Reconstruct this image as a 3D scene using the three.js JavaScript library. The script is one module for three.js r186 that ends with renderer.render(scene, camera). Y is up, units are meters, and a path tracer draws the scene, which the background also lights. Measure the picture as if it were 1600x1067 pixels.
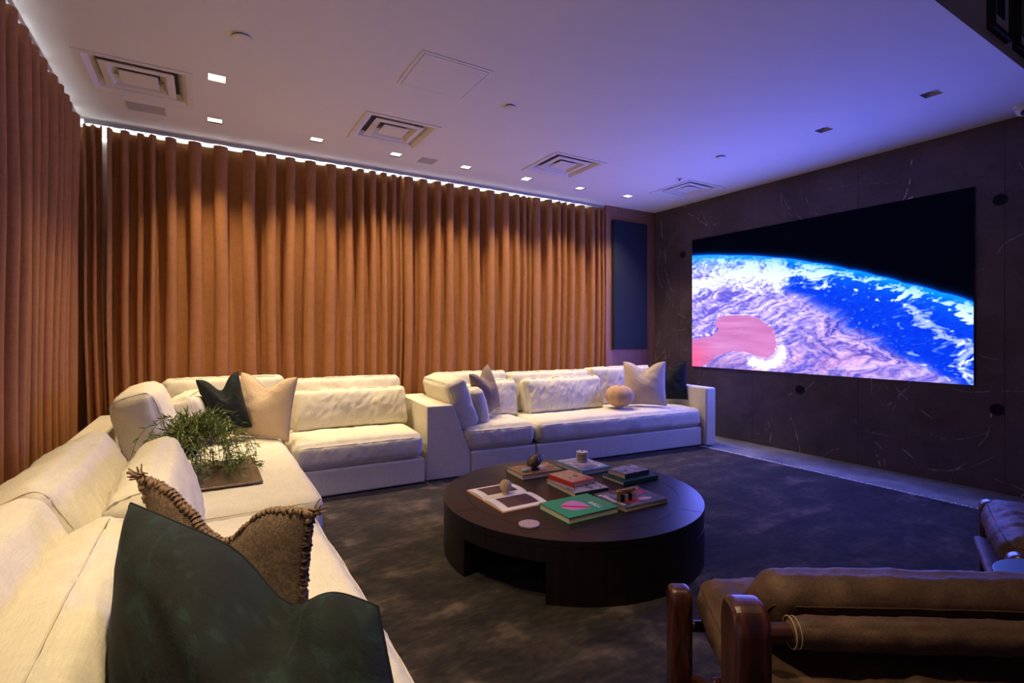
import * as THREE from 'three';
import { RoundedBoxGeometry } from 'three/addons/geometries/RoundedBoxGeometry.js';
import { ImprovedNoise } from 'three/addons/math/ImprovedNoise.js';
import { mergeGeometries } from 'three/addons/utils/BufferGeometryUtils.js';
import { MeshBVH } from 'three-mesh-bvh';
import { RectAreaLightUniformsLib } from 'three/addons/lights/RectAreaLightUniformsLib.js';

// ---------------------------------------------------------------- camera, exposure, large lights
const scene = new THREE.Scene();
scene.background = new THREE.Color(0x000000);
const FOCAL = 800, EYE = 1.25, CEIL = 2.901, YAW = Math.atan2(480, 800);
const camera = new THREE.PerspectiveCamera(2 * Math.atan(533.5 / FOCAL) * 180 / Math.PI, 1600 / 1067, 0.05, 60);
camera.position.set(0, EYE, 0);
camera.rotation.y = -YAW;
camera.setViewOffset(1600, 1067, 0, 13.5, 1600, 1067);
const renderer = new THREE.WebGLRenderer({ antialias: true });
renderer.toneMapping = THREE.LinearToneMapping;
renderer.toneMappingExposure = 0.8;
renderer.shadowMap.enabled = true;
RectAreaLightUniformsLib.init();

const WARM = new THREE.Color(1.0, 0.75, 0.44), COOL = new THREE.Color(0.78, 0.9, 1.0);
const DOWNLIGHT_POWER = 15, DOWNLIGHT_ANGLE = 0.84, LED_POWER = 24;
const SCREEN = { x: 5.306, z0: -4.4, z1: -1.62, y0: 0.826, y1: 2.426 };

function rectLight(color, intensity, w, h, pos, target) {
  const l = new THREE.RectAreaLight(color, intensity, w, h);
  l.position.set(...pos); l.lookAt(new THREE.Vector3(...target)); scene.add(l); return l;
}
const screenLight = rectLight(new THREE.Color(0.10, 0.145, 1.0), 12.8, SCREEN.z1 - SCREEN.z0, 1.02, [SCREEN.x - 0.022, 1.34, (SCREEN.z0 + SCREEN.z1) / 2], [0, 1.34, (SCREEN.z0 + SCREEN.z1) / 2]);
screenLight.name = 'screen_glow';
rectLight(COOL, LED_POWER, 5.1, 0.02, [1.7, 2.812, -5.196], [1.7, 3.2, -5.0]);
rectLight(COOL, LED_POWER, 6.0, 0.02, [-0.946, 2.812, -2.2], [-0.75, 3.2, -2.2]);

// ---------------------------------------------------------------- helpers
const V = (x, y, z) => new THREE.Vector3(x, y, z);
const N3 = new ImprovedNoise();
const noise = (x, y, z = 0.37) => N3.noise(x, y, z);
function fbm(x, y, z = 0.37, o = 4) { let s = 0, a = 0.5; for (let i = 0; i < o; i++) { s += a * N3.noise(x, y, z + i * 3.1); x *= 2.03; y *= 2.03; a *= 0.5; } return s; }
let seed = 12345;
const rnd = () => { seed = (seed * 1664525 + 1013904223) >>> 0; return seed / 4294967296; };
const clamp = (v, a = 0, b = 1) => Math.min(b, Math.max(a, v));
const mix = (a, b, t) => a + (b - a) * t;
const smooth = (a, b, x) => { const t = clamp((x - a) / (b - a)); return t * t * (3 - 2 * t); };
const FWD = V(Math.sin(YAW), 0, -Math.cos(YAW)), RGT = V(Math.cos(YAW), 0, Math.sin(YAW));
const pixel = (px, py, depth) => FWD.clone().multiplyScalar(depth).addScaledVector(RGT, (px - 800) / FOCAL * depth).add(V(0, EYE + (520 - py) / FOCAL * depth, 0));
const pixelAtZ = (px, z) => { const q = (px - 800) / FOCAL, d = FWD.clone().addScaledVector(RGT, q); return d.x * z / d.z; };
const pixelAtX = (px, x) => { const q = (px - 800) / FOCAL, d = FWD.clone().addScaledVector(RGT, q); return d.z * x / d.x; };

const taken = new Map();
function numbered(n) { const k = taken.get(n) ?? 0; taken.set(n, k + 1); return k ? `${n}_${String(k).padStart(3, '0')}` : n; }
function obj(name, geo, m, parent) {
  const o = new THREE.Mesh(Array.isArray(geo) ? mergeGeometries(geo.map(g => { const k = g.index ? g.toNonIndexed() : g.clone(); for (const a of Object.keys(k.attributes)) if (!['position', 'normal', 'uv'].includes(a)) k.deleteAttribute(a); return k; })) : geo, m);
  o.castShadow = o.receiveShadow = true; o.name = parent ? name : numbered(name); (parent ?? scene).add(o); return o;
}
function tag(o, label, category, group) { o.userData.label = label; o.userData.category = category; if (group) o.userData.group = group; return o; }
function thing(name, label, category, pos = [0, 0, 0], turn = 0, group) {
  const o = new THREE.Group(); o.name = numbered(name); scene.add(o); o.position.set(...pos); o.rotation.y = turn; return tag(o, label, category, group);
}
function struct(name, geo, m, label, category) { const o = obj(name, geo, m); o.userData.kind = 'structure'; if (label) { o.userData.label = label; o.userData.category = category; } return o; }
const box = (x0, x1, y0, y1, z0, z1) => uvMetres(new THREE.BoxGeometry(x1 - x0, y1 - y0, z1 - z0).translate((x0 + x1) / 2, (y0 + y1) / 2, (z0 + z1) / 2));
function uvMetres(g) {
  const p = g.attributes.position, n = g.attributes.normal, uv = new Float32Array(p.count * 2);
  for (let i = 0; i < p.count; i++) {
    const ax = Math.abs(n.getX(i)), ay = Math.abs(n.getY(i)), az = Math.abs(n.getZ(i));
    if (ay >= ax && ay >= az) { uv[2 * i] = p.getX(i); uv[2 * i + 1] = -p.getZ(i); } else if (ax >= az) { uv[2 * i] = p.getZ(i); uv[2 * i + 1] = p.getY(i); } else { uv[2 * i] = p.getX(i); uv[2 * i + 1] = p.getY(i); }
  }
  g.setAttribute('uv', new THREE.BufferAttribute(uv, 2)); return g;
}
const rbox = (w, h, d, r, s = 3) => uvMetres(new RoundedBoxGeometry(w, h, d, s, r));
function smoothNormals(g) {
  const p = g.attributes.position, idx = g.index, acc = new Map(), keys = [];
  for (let i = 0; i < p.count; i++) keys.push(`${Math.round(p.getX(i) * 2e4)},${Math.round(p.getY(i) * 2e4)},${Math.round(p.getZ(i) * 2e4)}`);
  const a = V(), b = V(), c = V();
  for (let i = 0; i < idx.count; i += 3) {
    const q = [idx.getX(i), idx.getX(i + 1), idx.getX(i + 2)];
    a.fromBufferAttribute(p, q[0]); b.fromBufferAttribute(p, q[1]); c.fromBufferAttribute(p, q[2]);
    const n = b.sub(a).cross(c.sub(a));
    for (const k of q) { const e = acc.get(keys[k]); if (e) e.add(n); else acc.set(keys[k], n.clone()); }
  }
  const out = new Float32Array(p.count * 3);
  for (let i = 0; i < p.count; i++) { const n = acc.get(keys[i]) ?? V(0, 1, 0); const l = n.length() || 1; out.set([n.x / l, n.y / l, n.z / l], i * 3); }
  g.setAttribute('normal', new THREE.BufferAttribute(out, 3)); return g;
}
const tube = (pts, r, seg = 40, rad = 6, closed = false) => new THREE.TubeGeometry(new THREE.CatmullRomCurve3(pts.map(p => p.isVector3 ? p : V(...p)), closed), seg, r, rad, closed);

// ---------------------------------------------------------------- textures
function dataTex(w, h, fn, srgb = true, rep = 1) {
  const d = new Uint8Array(w * h * 4);
  for (let y = 0; y < h; y++) for (let x = 0; x < w; x++) { const c = fn(x / w, y / h, x, y), k = (y * w + x) * 4; const v = typeof c === 'number' ? [c, c, c] : c; d[k] = clamp(v[0]) * 255; d[k + 1] = clamp(v[1]) * 255; d[k + 2] = clamp(v[2]) * 255; d[k + 3] = 255; }
  const t = new THREE.DataTexture(d, w, h); t.wrapS = t.wrapT = THREE.MirroredRepeatWrapping; t.magFilter = THREE.LinearFilter; t.minFilter = THREE.LinearMipmapLinearFilter; t.generateMipmaps = true;
  if (srgb) t.colorSpace = THREE.SRGBColorSpace; t.repeat.set(rep, rep); t.needsUpdate = true; return t;
}
function canvasTex(w, h, draw) {
  const c = document.createElement('canvas'); c.width = w; c.height = h; draw(c.getContext('2d'), w, h);
  const t = new THREE.CanvasTexture(c); t.colorSpace = THREE.SRGBColorSpace; return t;
}
const weaveBump = dataTex(512, 512, (u, v, x, y) => 0.5 + 0.2 * Math.sin(x * Math.PI / 4) * Math.sin(y * Math.PI / 4) + 0.5 * fbm(u * 60, v * 9, 1.2, 2) + 0.5 * fbm(u * 9, v * 60, 5.2, 2), false, 3);
const linenTone = dataTex(512, 512, (u, v) => { const k = 0.95 + 0.07 * fbm(u * 110, v * 9, 2.2, 2) + 0.07 * fbm(u * 9, v * 110, 7.7, 2) + 0.04 * fbm(u * 3, v * 3, 1.1); return [k, k, k * 0.99]; }, true, 3.5);
const curtainTone = dataTex(512, 512, (u, v) => { const k = 0.92 + 0.10 * fbm(u * 130, v * 9, 2.2, 2) + 0.11 * fbm(u * 9, v * 130, 7.7, 2) + 0.05 * fbm(u * 4, v * 4, 1.1); return [k, k, k]; }, true, 2.5);
const boucleBump = dataTex(512, 512, (u, v) => 0.5 + 0.9 * Math.abs(fbm(u * 26, v * 26, 3.3, 3)) - 0.2 + 0.35 * fbm(u * 90, v * 90, 8.1, 1), false, 2.5);
const velvetTone = dataTex(512, 512, (u, v) => { const k = 0.62 + 0.55 * fbm(u * 7, v * 7, 4.4, 5) + 0.3 * smooth(0.05, 0.3, fbm(u * 16, v * 16, 9.4, 3)); return [k, k, k]; }, true, 2);
const taupeTone = dataTex(512, 512, (u, v, x, y) => { const k = 0.72 + 0.22 * Math.sin(x * Math.PI / 5) * Math.sin(y * Math.PI / 5) + 0.5 * fbm(u * 60, v * 60, 2.5, 2); return [k, k, k]; }, true, 4);
const taupeBump = dataTex(512, 512, (u, v, x, y) => 0.5 + 0.35 * Math.sin(x * Math.PI / 5) * Math.sin(y * Math.PI / 5) + 0.5 * fbm(u * 60, v * 60, 2.5, 2), false, 4);
const rugSheenTone = dataTex(1024, 1024, (u, v) => {
  const a = fbm(u * 9 + 1.5 * fbm(u * 4, v * 4, 2), v * 16, 6.1, 5), b = fbm(u * 60, v * 140, 2.7, 3), c = fbm(u * 30, v * 12, 8.2, 3);
  const k = clamp(0.48 + 0.6 * a + 0.38 * b + 0.26 * smooth(0.05, 0.4, a + 0.5 * c), 0.1, 1.2); return [0.80 * k, 0.73 * k, 0.68 * k];
}, true, 0.3);  // pile tone, with its blotchy sheen streaks painted into the colour
const rugBump = dataTex(512, 512, (u, v) => 0.5 + 0.6 * fbm(u * 80, v * 80, 2.2, 3), false, 3);
const concreteTone = dataTex(512, 512, (u, v) => { const k = 0.7 + 0.4 * fbm(u * 6, v * 6, 1.3, 5) + 0.1 * fbm(u * 60, v * 60, 3.3, 2); return [k, k, k * 0.97]; }, true, 0.5);
const plasterBump = dataTex(256, 256, (u, v) => 0.5 + 0.5 * fbm(u * 40, v * 40, 2.1, 3), false, 2);
function woodTex(scaleAcross, scaleAlong, lo, hi, rep, z) {
  return dataTex(512, 512, (u, v) => { const w = fbm(u * 3, v * 0.7, z, 3), g = 0.5 + 0.5 * Math.sin((u * scaleAcross + 3 * w) * 6.283) * 0.5 + fbm(u * scaleAcross * 4, v * scaleAlong, z + 3, 3) * 0.7; const t = clamp(g); return [mix(lo[0], hi[0], t), mix(lo[1], hi[1], t), mix(lo[2], hi[2], t)]; }, true, rep);
}
const darkWood = woodTex(14, 3, [0.17, 0.135, 0.12], [0.30, 0.245, 0.215], 1.2, 1.7);
const roseWood = woodTex(9, 2, [0.17, 0.075, 0.045], [0.38, 0.185, 0.11], 4, 5.7);
const panelWood = woodTex(34, 2, [0.50, 0.34, 0.26], [0.68, 0.48, 0.38], 1.3, 9.7);
const trayWood = woodTex(7, 2, [0.36, 0.29, 0.24], [0.52, 0.44, 0.38], 2, 12.7);
const leatherTone = dataTex(512, 512, (u, v) => { const k = 0.78 + 0.35 * fbm(u * 6, v * 6, 4.1, 5) + 0.25 * fbm(u * 70, v * 70, 1.1, 2); return [k, k, k]; }, true, 2);
const leatherBump = dataTex(512, 512, (u, v) => 0.5 + 0.5 * Math.abs(fbm(u * 60, v * 60, 3.1, 2)) + 0.3 * fbm(u * 8, v * 8, 6.6, 3), false, 3);
const stoneTone = canvasTex(2048, 1024, (g, w, h) => {
  g.fillStyle = 'rgb(88,78,81)'; g.fillRect(0, 0, w, h);
  for (let i = 0; i < 2600; i++) { const x = rnd() * w, y = rnd() * h, r = 6 + rnd() * 70, k = rnd(); g.fillStyle = k < 0.5 ? `rgba(54,46,48,${0.05 + 0.06 * rnd()})` : `rgba(116,103,106,${0.04 + 0.05 * rnd()})`; g.beginPath(); g.ellipse(x, y, r, r * (0.3 + rnd()), rnd() * 6, 0, 7); g.fill(); }
  for (let i = 0; i < 26000; i++) { const k = rnd() < 0.5; g.fillStyle = k ? `rgba(150,136,138,${0.05 + 0.16 * rnd()})` : `rgba(40,33,35,${0.06 + 0.2 * rnd()})`; g.fillRect(rnd() * w, rnd() * h, 1 + rnd() * 5, 1 + rnd() * 2); }
  const vein = (x, y, a, len, wd, al) => {
    g.lineCap = 'round';
    for (let s = 0; s < len; s++) {
      const nx = x + Math.cos(a) * 7, ny = y + Math.sin(a) * 7;
      if (noise(s * 0.21, x * 0.01, al * 9) > -0.12) { g.strokeStyle = `rgba(206,196,196,${al * (0.6 + 0.6 * rnd())})`; g.lineWidth = wd * (0.35 + rnd()); g.beginPath(); g.moveTo(x, y); g.lineTo(nx, ny); g.stroke(); }
      x = nx; y = ny; a += (rnd() - 0.5) * 0.42;
      if (rnd() < 0.035 && len > 22) vein(x, y, a + (rnd() < 0.5 ? -1 : 1) * (0.4 + rnd() * 0.6), len * 0.4, wd * 0.6, al * 0.8);
    }
  };
  for (let i = 0; i < 75; i++) vein(rnd() * w, rnd() * h, (rnd() < 0.62 ? 1.75 : 0.5) + (rnd() - 0.5) * 0.9, 14 + rnd() * 50, 1.2 + rnd() * 2.2, 0.3 + rnd() * 0.6);
  for (let i = 0; i < 90; i++) vein(rnd() * w, rnd() * h, rnd() * 6.28, 6 + rnd() * 16, 0.7, 0.12 + rnd() * 0.2);
});
stoneTone.wrapS = stoneTone.wrapT = THREE.MirroredRepeatWrapping; stoneTone.repeat.set(1 / 5.8, 1 / 2.9);

const limbPts = [[0, 0.877], [0.196, 0.837], [0.4, 0.775], [0.541, 0.712], [0.666, 0.645], [0.751, 0.592], [0.829, 0.539], [0.924, 0.476], [1.0, 0.419]];
function limbAt(u) { let i = 0; while (i < limbPts.length - 2 && u > limbPts[i + 1][0]) i++; const [a, b] = [limbPts[i], limbPts[i + 1]]; const t = (u - a[0]) / (b[0] - a[0]); return mix(a[1], b[1], t) + 0.012 * t * (1 - t) * 2; }
function inPoly(x, y, P) { let c = false; for (let i = 0, j = P.length - 1; i < P.length; j = i++) { const [xi, yi] = P[i], [xj, yj] = P[j]; if ((yi > y) !== (yj > y) && x < (xj - xi) * (y - yi) / (yj - yi) + xi) c = !c; } return c; }
function distLine(x, y, P) { let m = 9; for (let i = 0; i < P.length - 1; i++) { const [ax, ay] = P[i], [bx, by] = P[i + 1]; const t = clamp(((x - ax) * (bx - ax) + (y - ay) * (by - ay)) / ((bx - ax) ** 2 + (by - ay) ** 2)); m = Math.min(m, Math.hypot(x - ax - t * (bx - ax), (y - ay - t * (by - ay)) * 0.6)); } return m; }
const lake = [[0.142, 0.385], [0.23, 0.395], [0.315, 0.377], [0.393, 0.286], [0.405, 0.2], [0.393, 0.136], [0.37, 0.09], [0.33, 0.1], [0.265, 0.128], [0.2, 0.13], [0.14, 0.09], [0.08, 0.02], [-0.1, -0.1], [-0.1, 0.2], [0.016, 0.216], [0.09, 0.235], [0.13, 0.27], [0.122, 0.33]];
const screenPicture = dataTex(1280, 736, (u, v) => {
  const L = limbAt(u), d = L - v;                         // how far under the edge of the globe
  if (d < 0) { const g = Math.exp(d / 0.012); return [0.0 + 0.01 * g, 0.005 + 0.28 * g, 0.03 + 0.85 * g]; }
  const w1 = fbm(u * 5, v * 7, 1.1, 4), w2 = fbm(u * 5 + 9, v * 7, 4.1, 4);
  const wx = u + 0.08 * w1, wy = v + 0.08 * w2;
  const swirlC = [0.70, 0.24], sx = wx - swirlC[0], sy = (wy - swirlC[1]) * 0.7, sr = Math.hypot(sx, sy), sa = Math.atan2(sy, sx);
  const ring = fbm(sr * 42 + sa * 1.4, sa * 2.2, 7.7, 4), fine = fbm(wx * 60, wy * 60, 2.2, 4), streak = fbm(wx * 9 + wy * 4, wy * 30 - wx * 26, 3.3, 4);
  let c = [0.50, 0.42, 0.86];                                // lilac land
  const t = 0.52 + 1.5 * streak + 1.0 * fine; c = [mix(0.40, 0.92, clamp(t)), mix(0.36, 0.82, clamp(t)), mix(0.84, 1.0, clamp(t))];
  const sw = smooth(0.26, 0.1, sr); if (sw > 0) { const r = clamp(0.52 + 1.5 * ring + 0.8 * fine); c = [mix(c[0], mix(0.30, 0.92, r), sw), mix(c[1], mix(0.27, 0.78, r), sw), mix(c[2], mix(0.76, 1.0, r), sw)]; }
  const warm = smooth(0.3, 0.05, v) * smooth(0.95, 0.6, u) * clamp(0.4 + 1.5 * streak); c = [mix(c[0], 0.84, warm * 0.6), mix(c[1], 0.56, warm * 0.6), mix(c[2], 0.78, warm * 0.6)];
  const sea = smooth(-0.03, 0.05, u * 0.72 + v * 0.62 - 0.665 + 0.12 * w1 + 0.05 * fine) * smooth(0.36, 0.46, u + 0.1 * w2);
  c = [mix(c[0], 0.03, sea), mix(c[1], 0.22 + 0.10 * fine, sea), mix(c[2], 0.90 + 0.1 * fine, sea)];
  if (inPoly(u + 0.006 * fine * 4, v + 0.012 * w1, lake)) { const k = 0.5 + 0.8 * fbm(u * 5, v * 30, 5.5, 3); c = [mix(0.74, 0.88, k), mix(0.42, 0.58, k), mix(0.68, 0.84, k)]; const hot = smooth(0.16, -0.02, u) * smooth(0.25, 0.05, v); c = [mix(c[0], 0.96, hot), mix(c[1], 0.38, hot), mix(c[2], 0.58, hot)]; }
  else if (distLine(u, v, [[0.0, 0.235], [0.1, 0.25], [0.13, 0.31], [0.142, 0.4], [0.32, 0.39]]) < 0.0025 + 0.012 * fine) c = [0.92, 0.84, 1.0];
  const beach = smooth(0.030, 0.012, distLine(u, v, [[0.30, 0.055], [0.36, 0.035], [0.41, 0.075], [0.425, 0.14], [0.418, 0.24]]) + 0.035 * fine + 0.03 * smooth(0.1, 0.26, v)); c = c.map((k, i) => mix(k, [1, 1, 0.98][i], beach));
  const foot = smooth(0.12, 0.02, v + 0.05 * w1) * smooth(0.02, 0.12, u) * smooth(0.3, 0.24, u); c = c.map((k, i) => mix(k, [0.36, 0.28, 0.62][i], 0.65 * foot * clamp(0.5 + 1.6 * fine)));
  const cl1 = distLine(wx, wy, [[-0.05, 0.66], [0.12, 0.69], [0.26, 0.70], [0.385, 0.68], [0.5, 0.66], [0.6, 0.625], [0.72, 0.55], [0.82, 0.49], [1.02, 0.375]]);
  const cl2 = distLine(wx, wy, [[0.38, 0.68], [0.40, 0.56]]), cl3 = distLine(wx, wy, [[0.0, 0.6], [0.1, 0.63], [0.2, 0.64], [0.3, 0.6]]), cl4 = distLine(wx, wy, [[0.85, 0.42], [0.887, 0.331], [0.924, 0.242], [0.968, 0.168], [1.0, 0.05]]);
  const wide = mix(0.07, 0.02, smooth(0.35, 0.75, u)), puff = fbm(wx * 14, wy * 20, 6.6, 5);
  let cloud = smooth(wide, wide * 0.1, cl1 - 0.06 * fine - 0.10 * puff) + 0.9 * smooth(0.04, 0.005, cl2 - 0.03 * fine) + 0.6 * smooth(0.05, 0.0, cl3 - 0.05 * fine) + 0.7 * smooth(0.03, 0.0, cl4 - 0.05 * fine) + 0.5 * smooth(0.25, 0.5, fine + 0.6 * streak + 0.2 * smooth(0.5, 0.3, u) * smooth(0.35, 0.55, v));
  cloud += 0.8 * smooth(0.1, 0.4, streak + 0.6 * fine) * smooth(0.8, 0.95, u) * smooth(0.3, 0.1, v);
  cloud = clamp(cloud) * (inPoly(u, v, lake) ? 0.15 : 1); c = [mix(c[0], 0.95, cloud), mix(c[1], 0.97, cloud), mix(c[2], 1.0, cloud)];
  const air = Math.exp(-d / 0.06) * (1 - 0.5 * cloud); c = [mix(c[0], 0.02 + 0.4 * clamp(puff), air), mix(c[1], 0.66 + 0.3 * puff, air), mix(c[2], 1.0, air)];
  const edge = Math.exp(-d / 0.008); c = [mix(c[0], 0.05, edge), mix(c[1], 0.5, edge), mix(c[2], 1, edge)];
  return c;
});
screenPicture.wrapS = screenPicture.wrapT = THREE.ClampToEdgeWrapping;

// ---------------------------------------------------------------- materials
const std = (o) => new THREE.MeshStandardMaterial(o), phys = (o) => new THREE.MeshPhysicalMaterial(o);
const rgb = (r, g, b) => new THREE.Color().setRGB(r, g, b);
const M = {
  ceiling: std({ color: rgb(0.78, 0.76, 0.74), roughness: 0.92, bumpMap: plasterBump, bumpScale: 0.0006 }),
  wall: std({ color: rgb(0.62, 0.58, 0.53), roughness: 0.95, bumpMap: plasterBump, bumpScale: 0.0008 }),
  raw: std({ color: rgb(0.5, 0.48, 0.46), roughness: 1 }),
  stone: phys({ map: stoneTone, roughness: 0.42, specularIntensity: 0.7 }),
  concrete: std({ map: concreteTone, color: rgb(0.55, 0.56, 0.53), roughness: 0.5 }),
  rug: phys({ map: rugSheenTone, color: rgb(0.21, 0.188, 0.17), roughness: 0.95, bumpMap: rugBump, bumpScale: 0.004, sheen: 0.3, sheenRoughness: 0.5, sheenColor: rgb(0.4, 0.37, 0.36) }),
  fringe: std({ color: rgb(0.75, 0.72, 0.68), roughness: 0.95 }),
  curtain: phys({ map: curtainTone, color: rgb(0.46, 0.195, 0.066), roughness: 0.95, bumpMap: weaveBump, bumpScale: 0.0012, sheen: 0.12, sheenRoughness: 0.6, sheenColor: rgb(0.6, 0.4, 0.3) }),
  track: std({ color: rgb(0.5, 0.52, 0.54), roughness: 0.4, metalness: 0.6 }),
  panelWood: std({ map: panelWood, roughness: 0.6 }),
  navyPanel: std({ map: linenTone, color: rgb(0.010, 0.017, 0.034), roughness: 0.95, bumpMap: weaveBump, bumpScale: 0.001 }),
  linen: phys({ map: linenTone, color: rgb(0.80, 0.755, 0.62), roughness: 0.95, bumpMap: weaveBump, bumpScale: 0.001, sheen: 0.15, sheenRoughness: 0.7 }),
  seam: std({ color: rgb(0.66, 0.60, 0.48), roughness: 0.95 }),
  boucle: phys({ color: rgb(0.68, 0.53, 0.38), roughness: 1, bumpMap: boucleBump, bumpScale: 0.006, sheen: 0.3, sheenRoughness: 0.8 }),
  boucleGrey: phys({ color: rgb(0.62, 0.52, 0.43), roughness: 1, bumpMap: boucleBump, bumpScale: 0.005, sheen: 0.3, sheenRoughness: 0.8 }),
  green: phys({ map: velvetTone, color: rgb(0.009, 0.027, 0.026), roughness: 0.9, bumpMap: boucleBump, bumpScale: 0.0012, sheen: 0.35, sheenRoughness: 0.35, sheenColor: rgb(0.10, 0.18, 0.18) }),
  navy: phys({ map: velvetTone, color: rgb(0.006, 0.018, 0.034), roughness: 0.9, sheen: 0.4, sheenRoughness: 0.35, sheenColor: rgb(0.06, 0.10, 0.16) }),
  taupe: phys({ map: taupeTone, color: rgb(0.30, 0.205, 0.135), roughness: 1, bumpMap: taupeBump, bumpScale: 0.003 }),
  taupeSmooth: phys({ map: linenTone, color: rgb(0.27, 0.20, 0.155), roughness: 0.95, bumpMap: weaveBump, bumpScale: 0.001, sheen: 0.3, sheenRoughness: 0.6 }),
  fringeTaupe: std({ color: rgb(0.22, 0.145, 0.09), roughness: 1 }),
  ball: phys({ map: linenTone, color: rgb(0.62, 0.40, 0.24), roughness: 0.85, sheen: 0.3, sheenRoughness: 0.5 }),
  table: std({ map: darkWood, color: rgb(0.17, 0.16, 0.165), roughness: 0.33 }),
  rose: phys({ map: roseWood, roughness: 0.35, clearcoat: 0.5, clearcoatRoughness: 0.25 }),
  leather: phys({ map: leatherTone, color: rgb(0.17, 0.088, 0.04), roughness: 0.62, bumpMap: leatherBump, bumpScale: 0.002, sheen: 0.2, sheenRoughness: 0.5 }),
  stitch: std({ color: rgb(0.5, 0.36, 0.2), roughness: 0.9 }),
  metal: std({ color: rgb(0.62, 0.58, 0.52), roughness: 0.35, metalness: 0.9 }),
  blackMetal: std({ color: rgb(0.02, 0.02, 0.022), roughness: 0.5 }),
  white: std({ color: rgb(0.76, 0.73, 0.69), roughness: 0.55 }),
  grille: std({ color: rgb(0.45, 0.44, 0.44), roughness: 0.8 }),
  blackCloth: std({ color: rgb(0.008, 0.008, 0.009), roughness: 0.95 }),
  pages: std({ color: rgb(0.72, 0.63, 0.49), roughness: 0.9 }),
  tray: phys({ map: trayWood, color: rgb(0.8, 0.75, 0.7), roughness: 0.32, clearcoat: 0.4, clearcoatRoughness: 0.2 }),
  leaf: phys({ color: rgb(0.17, 0.25, 0.035), roughness: 0.6, transmission: 0.25, thickness: 0, side: THREE.DoubleSide }),
  leafPale: phys({ color: rgb(0.28, 0.36, 0.09), roughness: 0.6, transmission: 0.25, thickness: 0, side: THREE.DoubleSide }),
  stem: std({ color: rgb(0.05, 0.06, 0.02), roughness: 0.8 }),
  glass: phys({ color: rgb(1, 1, 1), roughness: 0.02, transmission: 1, thickness: 0, ior: 1.3 }),
  wax: phys({ color: rgb(0.80, 0.74, 0.66), roughness: 0.6 }),
  lens: std({ color: 0xffffff, emissive: rgb(1.0, 0.86, 0.66), emissiveIntensity: 4 }),
  led: std({ color: 0xffffff, emissive: rgb(0.8, 0.92, 1.0), emissiveIntensity: 5 }),
  unlitLens: std({ color: rgb(0.40, 0.36, 0.30), roughness: 0.3 }),
  duct: std({ color: rgb(0.52, 0.52, 0.52), roughness: 0.5, metalness: 0.3 }),
  housing: std({ color: rgb(0.55, 0.54, 0.52), roughness: 0.6 }),
  screen: phys({ color: rgb(0.002, 0.002, 0.004), roughness: 0.9, specularIntensity: 0.15, emissiveMap: screenPicture, emissive: rgb(1, 1, 1), emissiveIntensity: 1.5 }),
};

// ---------------------------------------------------------------- setting
struct('floor', box(-1.3, 5.5, -0.08, 0, -5.5, 2.6), M.concrete);
const stone = new THREE.Group(); stone.name = 'wall_right'; stone.userData.kind = 'structure'; scene.add(stone);
{
  const joints = [-5.06, -4.62, -3.575, -2.482, -1.44, -0.4, 0.65, 1.7, 2.6];
  for (let i = 0; i < joints.length - 1; i++) obj('stone_slab', box(5.325, 5.36, 0, i > 3 ? 4.25 : 3.3, joints[i] + 0.0012, joints[i + 1] - 0.0012), M.stone, stone);
  obj('backing', box(5.361, 5.5, -0.08, 4.25, -5.5, 2.6), M.raw, stone);
}
struct('wall_left', box(-1.3, -0.97, -0.08, 4.25, -5.5, 2.6), M.wall);
struct('wall_back', box(-1.3, 5.5, -0.08, 3.3, -5.56, -5.22), M.wall);
struct('wall_front', box(-1.3, 5.5, -0.08, 4.25, 2.6, 2.72), M.wall);
struct('wall_upper', box(-1.3, 5.325, CEIL + 0.001, 4.25, -1.2, -1.1), M.wall);
struct('trim_1', box(4.45, 5.325, 0, CEIL, -5.22, -5.05), M.panelWood, 'walnut veneer panelling beside the stone wall', 'panelling');

const vents = [[-0.367, -4.143], [1.33, -4.118], [3.05, -4.09], [4.79, -4.04]];
const lit = [[0.068, -3.835], [0.068, -4.615], [0.823, -4.625], [1.523, -4.628], [2.239, -4.628], [2.967, -4.635], [3.687, -4.632], [4.387, -4.60], [0.068, -2.05], [0.068, -1.35]];  // last two are out of view, placed to light the long sofa
const unlit = [[4.32, -2.268], [4.308, -1.545], [4.36, -3.777]];
{
  const s = new THREE.Shape(); s.moveTo(-1.15, 1.1); s.lineTo(5.325, 1.1); s.lineTo(5.325, 5.42); s.lineTo(-1.15, 5.42); s.closePath();
  const hole = (x, z, r) => { const p = new THREE.Path(); p.moveTo(x - r, -z - r); p.lineTo(x - r, -z + r); p.lineTo(x + r, -z + r); p.lineTo(x + r, -z - r); p.closePath(); s.holes.push(p); };
  vents.forEach(([x, z]) => hole(x, z, 0.265)); lit.forEach(([x, z]) => hole(x, z, 0.05)); unlit.slice(0, 2).forEach(([x, z]) => hole(x, z, 0.05));
  const g = new THREE.ExtrudeGeometry(s, { depth: 0.03, bevelEnabled: false }); g.rotateX(-Math.PI / 2); g.translate(0, CEIL, 0);
  struct('ceiling', uvMetres(g), M.ceiling);
  struct('unseen_ceiling_slab', [box(-1.3, 5.36, 3.3, 3.4, -5.5, -1.2), box(-1.3, 5.5, 4.25, 4.35, -1.2, 2.6)], M.raw);  // out of view: slab keeping the ceiling void dark, and the raised ceiling
}
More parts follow.
